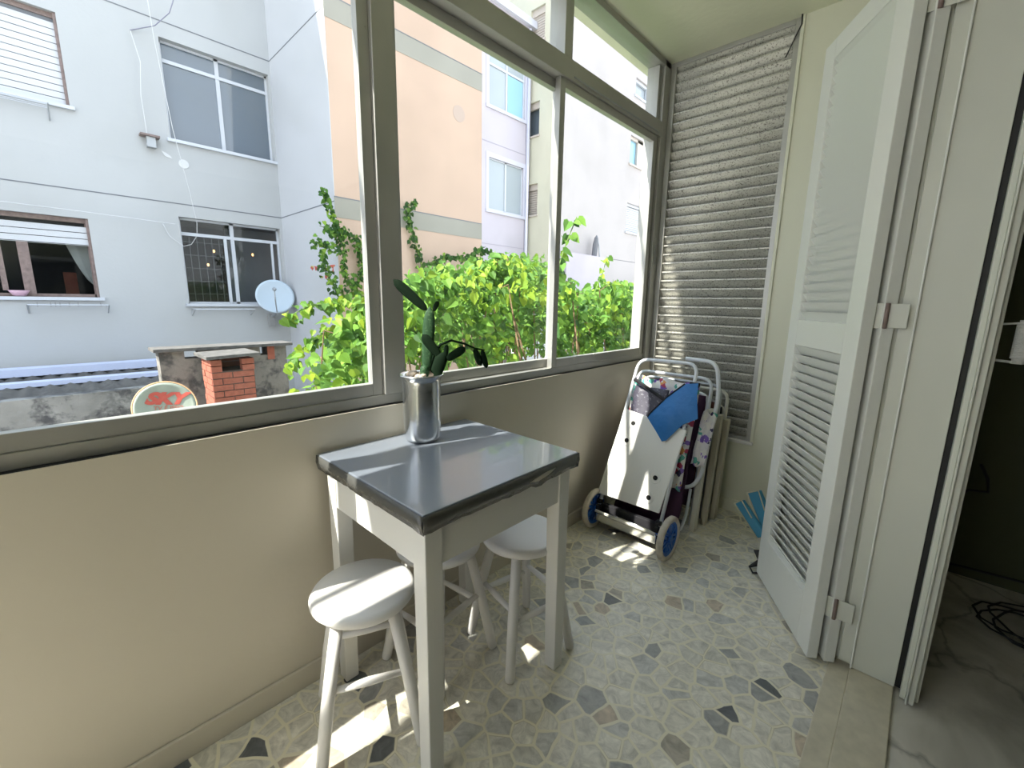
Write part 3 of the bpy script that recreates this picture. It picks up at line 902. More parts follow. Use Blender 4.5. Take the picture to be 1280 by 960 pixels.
# blue folded thing behind the shutter, black cable by it
bl = thing('folded_blue_mat', 'light blue folded mat with cream piping poking out behind the shutter', 'mat', (-.47, 2.36, 0))
for (a, b, w_) in (((-.585, 2.37, .235), (-.455, 2.34, .10), .022), ((-.530, 2.40, .300), (-.430, 2.37, .13), .030)):
    a = Vector(a); b = Vector(b); d = (b - a).normalized(); sd = d.cross(Vector((.1, 1, 0))).normalized()
    mbx = MB(); mbx.prism([a - sd * w_, b - sd * w_, b + sd * w_, a + sd * w_], Vector((.01, .022, 0)))
    mbx.build('folded_panel', 'light_blue', bl, bevel=.005)
    MB().tube([b - sd * w_ + Vector((0, -.004, 0)), a - sd * w_ + Vector((0, -.004, 0)), a + sd * w_ + Vector((0, -.004, 0)), a.lerp(b, .5) + sd * w_ * .7 + Vector((0, -.004, 0))], .0035, 6).build('piping', 'piping', bl, smooth=True)
MB().tube([(-.425, 2.37, .01), (-.43, 2.37, .14)], .012, 8).build('support', 'cable_dark', bl)
tag(MB().tube([(-.40, 2.20, .10), (-.435, 2.19, .09), (-.415, 2.19, .055), (-.43, 2.19, .03), (-.455, 2.18, .008), (-.43, 2.14, .006), (-.39, 2.18, .006), (-.36, 2.22, .01)], [.012, .016, .012, .012, .006, .005, .005, .005], 8).build('power_cord', 'cable_dark', smooth=True),
    'black cord and plug lying on the floor at the outer foot of the shutter', 'cord')

# black wire over the top corner of the louvre
tag(MB().tube([(-.654, 2.742, 2.664), (-.652, 2.742, 2.62), (-.670, 2.748, 2.585), (-.712, 2.762, 2.500)], .0035, 6).build('black_wire', 'cable_dark', smooth=True),
    'short black wire crossing the top right corner of the metal louvre', 'wire')

# cord winder on the post
wd = thing('cord_winder', 'white cord wound on a small bracket at the dark doorway', 'cord winder', (.15, 1.79, 1.16))
MB().tube([(.148, 1.79, 1.210), (.205, 1.80, 1.216)], .0028, 6).build('arm', 'rope_white', wd)
MB().tube([(.148, 1.79, 1.112), (.205, 1.80, 1.106)], .0035, 6).build('arm', 'rope_white', wd)
g = MB(); 
path = []
for k in range(240):
    t = k / 239; a = k * 2 * PI / 12
    path.append((.196 + .014 * math.cos(a), 1.80 + .014 * math.sin(a), 1.118 + .094 * t))
g.tube(path, .0032, 6)
g.build('wound_cord', 'rope_white', wd, smooth=True)
MB().tube([(.196, 1.80, 1.104), (.196, 1.80, 1.222)], .0125, 12).build('spool', 'rope_white', wd, smooth=True)

# cables in the room
tag(MB().tube([(.12, 2.815, .045), (.24, 2.815, .052), (.48, 2.815, .066), (.9, 2.815, .05)], .006, 6).build('wall_cable', 'cable_dark'), 'thin black cable running along the foot of the dark room wall', 'cable')
tag(MB().tube([(.27, 2.82, .56), (.30, 2.815, .50), (.31, 2.81, .44), (.25, 2.815, .43), (.22, 2.82, .38)], .006, 6).build('looped_cable', 'cable_dark', smooth=True), 'short looped black cable on the dark room wall beside the door post', 'cable')
coil = []
for k in range(60):
    a = k * .42; r = .12 + .03 * math.sin(k * .73)
    coil.append((.50 + r * math.cos(a) * 1.3, 2.50 + r * math.sin(a) * 1.2, .010 + .01 * abs(math.sin(k * .9))))
tag(MB().tube(coil, .004, 6).build('cable_coil', 'cable_dark', smooth=True), 'coil of black cable lying on the dark marble floor', 'cable')

# ------------------------------------------------------------------ unseen rail overhead, added to cast the dark stripe indoors
ur = thing('added_rail', 'unseen rail added above the long window to cast a dark stripe inside', 'added rail', (-1.5, .9, 3.0))
for y in (-4.2, 3.4):
    MB().tube([(-1.44, y, 3.02), (-1.74, y, 3.02), (-1.44, y, 2.86)], .008, 6).build('bracket', 'galvanised', ur)
MB().tube([(-1.725, -4.2, 3.02), (-1.725, 3.4, 3.02)], .018, 8).build('rail', 'galvanised', ur)

# ------------------------------------------------------------------ outdoors: ground
struct(MB().box((-30, -20, -3.8), (10, 40, -3.6)).build('ground', 'ground_concrete'))

# ---- grey building on the left (A) with its side wall (B)
XA = -10.02
ba = thing('apartment_building', 'pale grey apartment building across the yard with roller shutters and a white side wall', 'building', (-12, 0, -3.6))
H1 = (1.85, 3.54, 3.95, 5.53); H2 = (1.83, 3.53, 1.12, 2.66); H3 = (-1.6, .63, 4.09, 5.36); H4 = (-1.6, .63, 1.21, 2.45)
w = MB(); wall_holes(w, 'x', XA, -.22, -14, 3.58, -3.6, 14, [H1, H2, H3, H4])
w.build('facade', 'grey_render', ba)
w = MB(); w.box((XA - .22, 3.58, -3.6), (-7.79, 3.80, 14)); w.box((-7.79, 3.58, -3.6), (-7.581, 3.592, 7.45))
w.build('side_wall', 'white_render', ba)
g = MB()
for z in (5.78, 2.88):
    g.box((XA - .01, -12, z - .009), (XA + .003, 3.58, z + .009)); g.box((XA, 3.577, z - .009), (-7.585, 3.585, z + .009))
g.build('joint_line', 'groove', ba)
MB().box((XA - 4, -14, 14), (XA + .1, 3.9, 14.2)).build('roof_slab', 'white_render', ba)
MB().box((XA - 4, -14, -3.6), (XA - 3.8, 3.58, 14)).build('rear_wall', 'dark_room', ba)
def slider(h, ft, glass, deep=.14, fmat='frame_white', transom=.30, b=ba, X=XA, bar=.035):
    y0, y1, z0, z1 = h; x = X - deep
    f = MB()
    ym = (y0 + y1) / 2
    f.box((x - .03, y0, z0), (x + .02, y0 + bar, z1)); f.box((x - .03, y1 - bar, z0), (x + .02, y1, z1))
    f.box((x - .03, y0, z0), (x + .02, y1, z0 + bar)); f.box((x - .03, y0, z1 - bar), (x + .02, y1, z1))
    if transom: f.box((x - .03, y0, z1 - transom - bar), (x + .025, y1, z1 - transom + bar * .6))
    f.box((x - .03, ym - bar, z0), (x + .02, ym + bar * .8, z1))
    o = f.build('window', fmat, b)
    MB().box((x - .006, y0, z0), (x, y1, z1)).build('pane', glass, o)
    return o
o1 = slider(H1, 0, 'win_glass')
o2 = slider(H2, 0, 'far_glass', transom=.27, fmat='frame_white')
x = XA - .13
MB().box((x, 2.52, 1.12), (x + .03, 2.57, 2.38)).build('sash_stile', 'frame_white', o2)
MB().box((x, 3.36, 1.12), (x + .03, 3.40, 2.38)).build('sash_stile', 'frame_white', o2)
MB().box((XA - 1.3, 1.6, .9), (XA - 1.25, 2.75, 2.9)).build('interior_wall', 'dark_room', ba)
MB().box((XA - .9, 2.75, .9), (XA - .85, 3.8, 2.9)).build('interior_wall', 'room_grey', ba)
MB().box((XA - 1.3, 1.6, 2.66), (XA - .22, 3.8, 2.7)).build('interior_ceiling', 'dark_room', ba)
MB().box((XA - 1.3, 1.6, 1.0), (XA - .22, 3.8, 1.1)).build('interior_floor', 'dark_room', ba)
g = MB(); xx = XA - .30
for k in range(7): g.box((xx, 1.88 + k * .12, 1.15), (xx + .006, 1.888 + k * .12, 2.38))
for k in range(5): g.box((xx, 1.86, 1.3 + k * .24), (xx + .006, 2.62, 1.308 + k * .24))
g.build('security_grille', 'frame_grey', ba)
for (y, z) in ((2.42, 2.14), (2.30, 1.87), (3.11, 2.13)):
    MB().ellipsoid((XA - .45, y * 1.0, z), [(.02, 0, 0), (0, .02, 0), (0, 0, .03)], 8, 6).build('lamp_bulb', 'warm_bulb', ba)
for h in (H1, H2, H3, H4): MB().box((XA - .1, h[0] - .05, h[2] - .05), (XA + .05, h[1] + .05, h[2])).build('window_sill', 'frame_white', ba)
def roller(h, zb, X=XA, b=ba, mt='roller_slat', fmat='frame_brown', deep=.07, pitch=.095):
    y0, y1, z0, z1 = h
    s = MB(); z = z1 - .13
    while z > zb:
        zl = max(z - pitch + .010, zb)
        s.box((X - deep - .012, y0 + .03, zl), (X - deep, y1 - .03, z)); z -= pitch
    o = s.build('roller_shutter', mt, b)
    f = MB(); f.box((X - deep - .03, y1 - .035, z0), (X - .03, y1, z1)); f.box((X - deep - .06, y0, z1 - .07), (X - deep + .0, y1, z1))
    f.box((X - deep - .02, y0, z0), (X - deep - .012, y1, z1 - .1)) if False else None
    f.build('shutter_guide', fmat, b)
roller(H3, 4.10); roller(H4, 2.03)
MB().box((XA - .10, -1.6, 4.09), (XA - .09, .63, 5.36)).build('shutter_back', 'groove', ba)
f = MB(); x = XA - .13
f.box((x, -1.6, 1.21), (x + .04, .63, 1.26)); f.box((x, .58, 1.21), (x + .04, .63, 2.4)); f.box((x, -.20, 1.21), (x + .05, -.08, 2.1)); f.box((x, -.42, 1.3), (x + .03, -.36, 2.1))
o4 = f.build('window', 'frame_brown', ba)
MB().box((x - .006, -1.6, 1.21), (x, .63, 2.4)).build('pane', 'far_glass', o4)
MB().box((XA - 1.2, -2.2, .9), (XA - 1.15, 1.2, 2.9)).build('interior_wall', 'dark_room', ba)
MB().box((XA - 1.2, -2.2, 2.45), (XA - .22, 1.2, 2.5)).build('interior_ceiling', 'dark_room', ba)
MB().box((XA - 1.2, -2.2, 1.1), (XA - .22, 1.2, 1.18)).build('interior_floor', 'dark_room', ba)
MB().box((XA - .8, .26, 1.2), (XA - .7, .42, 1.62)).build('interior_panel', 'brick', ba)
g = []
for r in range(9):
    t = r / 8; z = 2.08 - t * .66
    g.append([(XA - .20 + .012 * math.sin(c * 2.2), .60 - (c / 6) * (.26 * (1 - t) ** .7 + .02), z) for c in range(7)])
MB().sheet(g).build('curtain', 'curtain_cloth', ba, smooth=True)

# bowl on the sill
tag(MB().lathe([(.04, 1.215), (.07, 1.225), (.115, 1.30), (.112, 1.302), (.06, 1.23)], (XA - .03 + .0, -.26, 0), 20).build('plastic_bowl', mat('bowl_pink', (.62, .40, .50), .4), smooth=True), 'small pink plastic bowl standing on the sill of the half open roller window', 'bowl')
# drying racks
def rack(label, y0, y1, z, zb):
    r = thing('drying_rack', label, 'drying rack', (XA, (y0 + y1) / 2, z), 'drying racks under the windows')
    for y in (y0, y1):
        MB().tube([(XA + .01, y, zb), (XA + .01, y, z), (XA + .32, y, z), (XA + .01, y, zb)], .008, 6).build('bracket', 'galvanised', r)
    for k in range(4):
        MB().tube([(XA + .06 + k * .085, y0, z), (XA + .06 + k * .085, y1, z)], .006, 6).build('rail', 'frame_white', r)
    return r
rk = rack('drying rack with pegs below the half open roller window', -.20, .70, 1.09, 1.02 - .06)
for y in (-.1, .04, .09, .14, .24, .34, .6):
    tag(MB().box((XA + .26, y, 1.06), (XA + .275, y + .012, 1.13)).build('clothes_peg', 'frame_grey'), 'dark clothes peg clipped on the drying rack rail below the half open roller window', 'clothes peg', 'clothes pegs on the rack')
rack('drying rack below the window with the dark grille', 1.86, 2.84, 1.02, .90)
rack('drying rack below the closed roller shutter in the top left corner', -1.2, .38, 3.98, 3.82)

# white satellite dish on the grey building
def dish(name, label, c, r, tilt, mt, rim=None, yaw=0):
    d = thing(name, label, 'satellite dish', c)
    prof = [(.003, -.05 * r / .35)]
    for k in range(1, 9):
        t = k / 8; prof.append((r * t, -.05 * r / .35 + .16 * r * t * t))
    prof2 = [(p[0], p[1] - .012) for p in reversed(prof)]
    mm = Matrix.Rotation(yaw, 3, 'Z') @ Matrix.Rotation(-tilt, 3, 'Y')
    MB().lathe(prof + prof2, c, 40, axis='X', mat3=mm).build('reflector', mt, d, smooth=True)
    return d, mm
wdish, mm = dish('satellite_dish', 'clean white satellite dish fixed to the grey facade beside the window', (-9.62, 3.20, 1.28), .35, .35, 'dish_white', yaw=-.25)
c0 = Vector((-9.62, 3.20, 1.28))
MB().tube([c0 + mm @ Vector((0, 0, -.33)), c0 + mm @ Vector((.30, -.03, -.16)), c0 + mm @ Vector((.36, -.03, 0))], .012, 8).build('feed_arm', 'galvanised', wdish)
MB().ellipsoid(c0 + mm @ Vector((.36, -.03, .01)), [(.06, 0, 0), (0, .035, 0), (0, 0, .035)], 10, 8).build('feed_horn', 'galvanised', wdish, smooth=True)
MB().tube([c0 + mm @ Vector((-.06, 0, 0)), (-9.75, 3.24, .95), (-10.0, 3.22, .85)], .03, 8).build('mast', 'galvanised', wdish)
MB().box((-10.02, 3.15, .66), (-9.93, 3.27, .92)).build('wall_bracket', 'frame_grey', wdish)

# old dish with red letters
sd, mm2 = dish('satellite_dish', 'weathered satellite dish with red lettering standing in front of the mouldy wall', (-5.0, .640, .235), .235, .30, 'dish_old', yaw=-.12)
sc0 = Vector((-5.0, .640, .235))
rp = [sc0 + mm2 @ Vector((.075 * .235 / .35 * 1.0 + .004, .235 * math.cos(2 * PI * k / 48), .235 * math.sin(2 * PI * k / 48))) for k in range(48)]
MB().tube(rp, .006, 6, closed=True).build('rim', 'dish_rim', sd, smooth=True)
MB().tube([sc0 + mm2 @ Vector((-.03, 0, -.05)), (-5.25, .64, -.1), (-5.4, .64, -.9)], .02, 8).build('mast', 'galvanised', sd)
def text_part(body, size, mt, root, origin, M3, shear=0, offset=0, yscale=1, curve_r=None):
    cu = bpy.data.curves.new('lettering', 'FONT'); cu.body = body; cu.size = size; cu.shear = shear; cu.offset = offset
    cu.align_x = 'CENTER'; cu.extrude = .001
    to = bpy.data.objects.new('lettering', cu); COL.objects.link(to)
    dg = bpy.context.evaluated_depsgraph_get()
    me = bpy.data.meshes.new_from_object(to.evaluated_get(dg))
    COL.objects.unlink(to); bpy.data.objects.remove(to)
    for v in me.vertices:
        x, y = v.co.x, v.co.y * yscale
        if curve_r:                      # letters follow a slight arc and lie on the bowl
            y += -(x * x) / curve_r
        rr = (x + origin[0]) ** 2 + (y + origin[1]) ** 2
        depth = -.05 * .235 / .35 + .16 * .235 * rr / (.235 ** 2) + .004 + v.co.z
        v.co = sc0 + M3 @ Vector((depth, x + origin[0], y + origin[1])) - parent_world(root)
    me.materials.clear(); me.materials.append(MATS[mt])
    o = bpy.data.objects.new('lettering', me); COL.objects.link(o); o.parent = root
    return o
text_part('SKY', .165, 'logo_red', sd, (-.008, .040), mm2 @ Matrix.Rotation(-.12, 3, 'X'), shear=.35, offset=.011, yscale=.86)
text_part('TV \u00c9 ISSO', .052, 'logo_faded', sd, (.02, -.018), mm2 @ Matrix.Rotation(-.10, 3, 'X'), shear=.1, offset=.001)

# wires on the facade
tag(MB().tube([(-9.95, 1.48, 5.44), (-9.9, 1.55, 5.0), (-9.9, 1.50, 4.5), (-9.95, 1.52, 3.95), (-9.95, 1.50, 3.75)], .005, 6).build('hanging_wire', 'cable_white'), 'short white wire hanging between the two hooks on the grey facade', 'wire')
tag(MB().tube([(-9.4, 1.62, 6.6), (-9.5, 1.70, 5.2), (-9.6, 1.82, 4.0), (-9.7, 1.98, 3.0), (-9.8, 2.05, 2.55), (-9.8, 2.03, 2.33), (-9.9, 1.95, 2.18), (-9.95, 1.84, 2.14), (-9.98, 1.66, 2.30), (-9.98, 1.58, 2.50)], .005, 6).build('hanging_wire', 'cable_white', smooth=True), 'long white wire hanging across the grey facade and curling up at its lower end', 'wire')
tag(MB().tube([(-9.9, -1.0, 2.56), (-9.9, .5, 2.54), (-9.93, 1.75, 2.51)], .006, 6).build('hanging_wire', 'cable_white'), 'thin white wire running level above the half open roller window', 'wire')
tag(MB().tube([(-9.6, 2.15, 6.3), (-9.8, 2.0, 5.85), (-9.9, 1.8, 5.62), (-10.0, 1.48, 5.46)], .008, 6).build('hanging_wire', mat('wire_grey', (.25, .25, .32), .6), smooth=True), 'grey wire curving up from a hook at the top of the facade', 'wire')
o = thing('wall_bracket', 'small rusty metal bracket on the grey facade left of the upper window', 'bracket', (-10, 1.56, 3.8))
MB().box((-10.02, 1.50, 3.72), (-9.9, 1.62, 3.90)).build('box', 'galvanised', o); MB().box((-10.02, 1.42, 3.88), (-9.86, 1.68, 3.91)).build('flange', 'frame_brown', o)
tag(MB().lathe([(.002, 0), (.075, 0), (.075, .006), (.002, .006)], (XA + .002, 2.00, 3.57), 20, axis='X').build('white_patch', 'cable_white'), 'small round white patch on the grey wall under the upper window, right one', 'patch')
tag(MB().prism([(XA + .002, 1.70, 3.72), (XA + .002, 1.74, 3.64), (XA + .002, 1.84, 3.62), (XA + .002, 1.82, 3.66), (XA + .002, 1.76, 3.70)], (.006, 0, 0)).build('white_patch', 'cable_white'), 'crescent white patch on the grey wall under the upper window, left one', 'patch')

# ---- peach and lavender building (C, D)
XC = -7.58
bc = thing('apartment_building', 'peach apartment building with taupe bands and a lavender end bay with two windows', 'building', (-9, 6, -3.6))
w = MB(); w.box((XC - 3, 3.80, -3.6), (XC, 6.97, 7.45)); w.build('peach_wall', 'peach_render', bc)
g = MB()
for z0, z1 in ((5.64, 5.97), (2.62, 2.95)): g.box((XC, 3.58, z0), (XC + .006, 6.97, z1))
g.build('band', 'taupe_band', bc)
MB().box((XC - .2, 3.593, -3.6), (XC, 3.80, 7.45)).build('corner', 'peach_render', bc)
g = MB()
for z in (5.975, 2.955): g.box((XC, 3.58, z - .008), (XC + .009, 6.97, z + .008))
g.build('joint_line', 'groove', bc)
D1 = (7.18, 8.34, 5.47, 6.60); D2 = (7.18, 8.33, 3.31, 4.41)
w = MB(); wall_holes(w, 'x', XC, -.25, 6.97, 8.545, -3.6, 7.45, [D1, D2]); w.build('lavender_wall', 'lavender_render', bc)
MB().box((XC - 3, 6.97, -3.6), (XC - .26, 8.545, 7.45)).build('lavender_core', 'dark_room', bc)
g = MB()
for h in (D1, D2):
    y0, y1, z0, z1 = h
    g.box((XC, y0 - .10, z0 - .07), (XC + .03, y1 + .10, z0)); g.box((XC, y0 - .09, z0), (XC + .012, y0, z1 + .10)); g.box((XC, y1, z0), (XC + .012, y1 + .09, z1 + .10)); g.box((XC, y0, z1), (XC + .012, y1, z1 + .10))
g.build('window_surround', mat('lav_trim', (.54, .53, .60), .7), bc)
g = MB()
for z in (4.72, 2.55): g.box((XC, 6.97, z - .008), (XC + .004, 8.54, z + .008))
g.build('joint_line', mat('groove_lilac', (.38, .35, .40), .9), bc)
o = slider(D1, 0, 'win_glass_pale', deep=.05, b=bc, X=XC, transom=.30, bar=.028)
MB().box((XC - .052, 7.80, 5.50), (XC - .040, 8.30, 6.26)).build('blue_pane', 'win_glass_blue', o)
o = slider(D2, 0, 'win_glass_pale', deep=.05, b=bc, X=XC, transom=0, bar=.028)
MB().box((XC - 3, 3.58, 7.45), (XC + .10, 8.62, 7.6)).build('roof_edge', mat('roof_white', (.6, .6, .66), .6), bc)
MB().tube([(XC + .04, 8.43, -3.6), (XC + .04, 8.43, 7.4)], .04, 10).build('downpipe', 'lav_trim', bc, smooth=True)
MB().lathe([(.002, 0), (.16, 0), (.16, .004), (.002, .004)], (XC, 6.33, 5.03), 14, axis='X').build('repair_patch', mat('patch_peach', (.45, .35, .29), .9), bc)

# ---- cream and pale building (E, F)
XF = -6.81
be = thing('apartment_building', 'tall cream and off-white apartment building at the far right of the yard', 'building', (-8, 11, -3.6))
E1 = (-7.80, -7.30, 5.16, 5.90); E2 = (-7.80, -7.30, 3.36, 4.08); E3 = (-7.62, -7.20, 7.15, 7.85)
w = MB(); wall_holes(w, 'y', 8.55, .25, -10.6, XF, -3.6, 10.5, [E1, E2, E3]); w.build('cream_wall', 'cream_render', be)
F1 = (12.0, 12.93, 5.20, 5.95); F2 = (12.02, 13.0, 3.34, 4.14); F3 = (12.1, 12.9, 7.0, 7.45)
w = MB(); wall_holes(w, 'x', XF, -.25, 8.552, 22, 2.5, 10.5, [F1, F2, F3]); w.build('pale_wall', 'pale_render', be)
MB().box((XF - .25, 8.552, -3.6), (XF, 22, 2.485)).build('base_wall', 'pale_render', be)
MB().box((XF - .2, 8.8, 2.485), (XF - .006, 22, 2.50)).build('joint_line', 'groove', be)
MB().box((-10.6, 8.82, -3.6), (-7.07, 22, 10.5)).build('core', 'dark_room', be)
MB().box((-10.8, 8.50, 10.5), (XF + .1, 22, 10.7)).build('roof_slab', 'cream_render', be)
for h, mt in ((F1, 'win_glass_blue'), (F2, 'roller_slat'), (F3, 'win_glass_pale')):
    y0, y1, z0, z1 = h
    f = MB(); f.box((XF - .12, y0, z0), (XF - .06, y0 + .08, z1)); f.box((XF - .12, y1 - (.4 if h is F1 else .06), z0), (XF - .06, y1, z1)); f.box((XF - .12, y0, z1 - .07), (XF - .06, y1, z1)); f.box((XF - .1, y0 - .06, z0 - .05), (XF + .04, y1 + .06, z0))
    o = f.build('window', 'roller_tan' if h is F1 else 'frame_white', be)
    if h is F2:
        s = MB(); z = z0
        while z < z1 - .08: s.box((XF - .11, y0 + .05, z), (XF - .09, y1 - .05, z + .05)); z += .06
        s.build('roller_shutter', 'roller_slat', be)
    MB().box((XF - .14, y0, z0), (XF - .13, y1, z1)).build('pane', mt if h is not F2 else 'roller_tan', o)
for h in (E1, E2, E3):
    x0, x1, z0, z1 = h
    f = MB(); f.box((x0, 8.60, z1 - .14), (x1, 8.66, z1)); f.box((x0, 8.52, z0 - .04), (x1 + .03, 8.66, z0))
    o = f.build('window', 'roller_tan', be)
    if h is E1: MB().box((x0, 8.70, z0), (x1, 8.71, z1)).build('pane', 'win_glass', o)
    else:
        s = MB(); z = z0
        while z < z1 - .05: s.box((x0, 8.63, z), (x1, 8.65, z + .042)); z += .052
        s.build('roller_shutter', 'roller_tan', be)
        MB().box((x0, 8.70, z0), (x1, 8.71, z1)).build('pane', 'dark_room', o)
MB().box((XF - .02, 8.7, 1.2), (XF + .35, 10.42, 2.44)).build('lilac_annex', 'lavender_render', be)

ps = thing('closed_parasol', 'closed grey parasol leaning on the far lilac wall above the leaves', 'parasol', (-6.6, 10.2, 2.44))
MB().tube([(-6.62, 10.12, 2.45), (-6.62, 10.16, 2.75), (-6.62, 10.19, 2.93), (-6.62, 10.20, 3.0)], [.07, .075, .05, .01], 8).build('canopy', 'parasol_grey', ps)
MB().tube([(-6.6, 10.36, 2.44), (-6.6, 10.30, 2.75), (-6.61, 10.21, 2.98)], .018, 6).build('pole', 'galvanised', ps)
yw = thing('garden_wall', 'low white garden wall with grey coping behind the leaves at right', 'wall', (-6.2, 10, -3.6))
MB().box((-6.3, 6.6, -3.6), (-6.1, 16, 1.34)).build('wall_body', 'white_render', yw); MB().box((-6.36, 6.55, 1.34), (-6.04, 16, 1.40)).build('coping', 'taupe_band', yw)

# ---- low roofs, mouldy wall, flue, chimney
sh = thing('lean_to_shed', 'lean-to with dark corrugated sheet roof, white gutters and a mouldy wall', 'shed', (-8, 0, -3.6))
MB().box((-6.62, -6, -3.6), (-6.46, 2.2, .205)).build('shed_wall', 'mouldy_wall', sh)
g = []
for k in range(2):
    x = -9.98 if k == 0 else -6.52
    z = .02 if k == 0 else .17
    g.append([(x, -5 + j * .045, z + .022 * math.sin(j * PI / 2)) for j in range(150)])
MB().sheet(g).build('roof_sheet', 'cement_sheet', sh, smooth=True, solid=.01)
MB().box((-9.75, -5, .06), (-9.45, 1.28, .17)).build('flashing', 'metal_flashing', sh)
MB().box((-8.1, -5, .12), (-7.9, 1.28, .175)).build('gutter', 'metal_flashing', sh)

fl = thing('cement_flue', 'wide old cement flue block with a slab cap behind the brick chimney', 'flue', (-6.1, 1.4, -3.6))
w = MB(); wall_holes(w, 'x', -5.85, -.20, .75, 2.02, -3.6, .665, [(.97, 1.11, .575, .665), (1.72, 1.80, .56, .665)])
w.build('flue_body', 'old_cement', fl)
MB().box((-6.12, .70, .665), (-5.78, 2.08, .700)).build('cap_slab', 'cement_sheet', fl, bevel=.004)
MB().box((-5.86, 1.80, .50), (-5.84, 1.88, .664)).build('brick_repair', 'brick', fl)

ch = thing('brick_chimney', 'square red brick chimney with a cement slab cap', 'chimney', (-5.45, 1.27, -3.6))
MB().box((-5.685, 1.095, -3.6), (-5.305, 1.485, .48)).build('mortar_core', 'mortar', ch)
random.seed(11)
bk = MB(); hgt = .058; gap = .009
z = .60 - hgt; row = 0
while z > -1.2:
    zz0, zz1 = z, z + hgt
    hole = row < 2
    # front face +X
    y = 1.09; first = True
    while y < 1.49 - .01:
        L_ = .19 if not (first and row % 2) else .095
        L_ *= random.uniform(.92, 1.06) if not first else 1
        y2 = min(y + L_, 1.49)
        if 1.49 - y2 < .05: y2 = 1.49
        if hole:
            for (a, b) in ((y, min(y2, 1.185)), (max(y, 1.375), y2)):
                if b - a > .02: bk.box((-5.40, a, zz0), (-5.30 + random.uniform(-.003, .003), b, zz1))
        else:
            bk.box((-5.40, y, zz0), (-5.30 + random.uniform(-.004, .004), y2 - gap, zz1))
        y = y2; first = False
    # side face -Y
    x = -5.69; first = True
    while x < -5.31:
        L_ = .19 if not (first and row % 2 == 0) else .095
        x2 = min(x + L_, -5.305)
        bk.box((x, 1.088 + random.uniform(-.003, .003), zz0), (x2 - gap, 1.14, zz1))
        x = x2; first = False
    bk.box((-5.69, 1.44, zz0), (-5.40, 1.49, zz1)); bk.box((-5.69, 1.14, zz0), (-5.65, 1.44, zz1))
    z -= hgt + gap; row += 1
bk.build('brickwork', 'brick', ch)
cp = MB(); cp.prism([(-5.78, 1.04, .615), (-5.78, 1.54, .635), (-5.78, 1.54, .665), (-5.78, 1.04, .65)], (.55, 0, 0))
cp.build('cap_slab', 'cement_sheet', ch, bevel=.004)

# ------------------------------------------------------------------ plants
def leaf(mb, c, tip, nrm, size, col):
    tip = tip.normalized(); side = tip.cross(nrm)
    if side.length < 1e-4: side = tip.orthogonal()
    side.normalize(); nn = side.cross(tip).normalized()
    i = len(mb.v)
    up = .13 * size
    P_ = [(0, 0, 0), (-.10, .20, .5), (.14, .42, 1), (.50, .34, .9), (1.0, 0, -.4)]
    for sgn in (1, -1):
        for (u, v, h) in P_:
            mb.v.append(c + tip * (u * size) + side * (v * size * sgn) + nn * (h * up))
            mb.c.append(col)
    mb.f.append((i, i + 1, i + 2, i + 3, i + 4)); mb.f.append((i + 5, i + 9, i + 8, i + 7, i + 6))
def rcol(kind='mix'):
    r = random.random()
    if kind == 'dark': base = (.030, .085, .018)
    elif kind == 'lime': base = (.20, .30, .030)
    elif r < .50: base = (.075, .17, .028)
    elif r < .80: base = (.12, .235, .035)
    elif r < .93: base = (.20, .32, .04)
    else: base = (.035, .09, .02)
    f_ = random.uniform(1.0, 1.65)
    return tuple(min(1, x * f_) for x in base)
def rvec(): 
    while True:
        v = Vector((random.uniform(-1, 1), random.uniform(-1, 1), random.uniform(-1, 1)))
        if .05 < v.length < 1: return v.normalized()
random.seed(21)
# top profile of the thicket as a function of y/|x| (how far along), as height slope over eye level is near zero: real heights
prof = [(.36, .30), (.42, .95), (.48, 1.12), (.55, 1.22), (.62, 1.38), (.74, 1.50), (.91, 1.62), (1.13, 1.70), (1.26, 1.60), (1.42, 1.30), (1.64, 1.50), (1.93, 1.45), (2.3, 1.35), (3.0, 1.3)]
def top_at(a):
    if a <= prof[0][0]: return prof[0][1]
    for (a0, z0), (a1, z1) in zip(prof, prof[1:]):
        if a <= a1: return z0 + (z1 - z0) * (a - a0) / (a1 - a0)
    return prof[-1][1]
hd = thing('climbing_shrub', 'large sprawling bright green climbing shrub with heart-shaped leaves filling the view below the windows', 'shrub', (-3.4, 3.2, -3.6))
fo = MB(); br = MB()
for k in range(1150):
    x = -random.uniform(2.35, 4.7)
    y = random.uniform(.40, 2.35) * -x * .98
    if y > 9: continue
    tz = top_at(y / -x)
    # heights scale about eye level with distance
    tz = 1.25 + (tz - 1.25) * (-x / 3.0)
    z = tz - abs(random.gauss(0, .5)) - .04
    c = Vector((x, y, z))
    if y / -x < .50 and random.random() < .55: continue
    rad = random.uniform(.10, .22)
    kind = 'lime' if random.random() < .10 and z > tz - .35 else 'mix'
    for j in range(random.randint(13, 24)):
        p_ = c + rvec() * rad * random.uniform(.3, 1)
        if p_.z > tz + .06: continue
        tip = Vector((random.uniform(-.5, .9), random.uniform(-.8, .8), random.uniform(-1, .0)))
        nrm = (Vector((.45, -.35, .8)) + rvec() * .7).normalized()
        leaf(fo, p_, tip, nrm, random.uniform(.045, .095), rcol(kind if random.random() < .8 else 'mix'))
    if k % 7 == 0:
        br.tube([c + Vector((random.uniform(-.3, .3), random.uniform(-.3, .3), -.9)), c + rvec() * .15, c + Vector((0, 0, .05))], [.010, .006, .003], 5)
fo.build('foliage', 'leaf', hd); br.build('branches', 'branch_bark', hd)
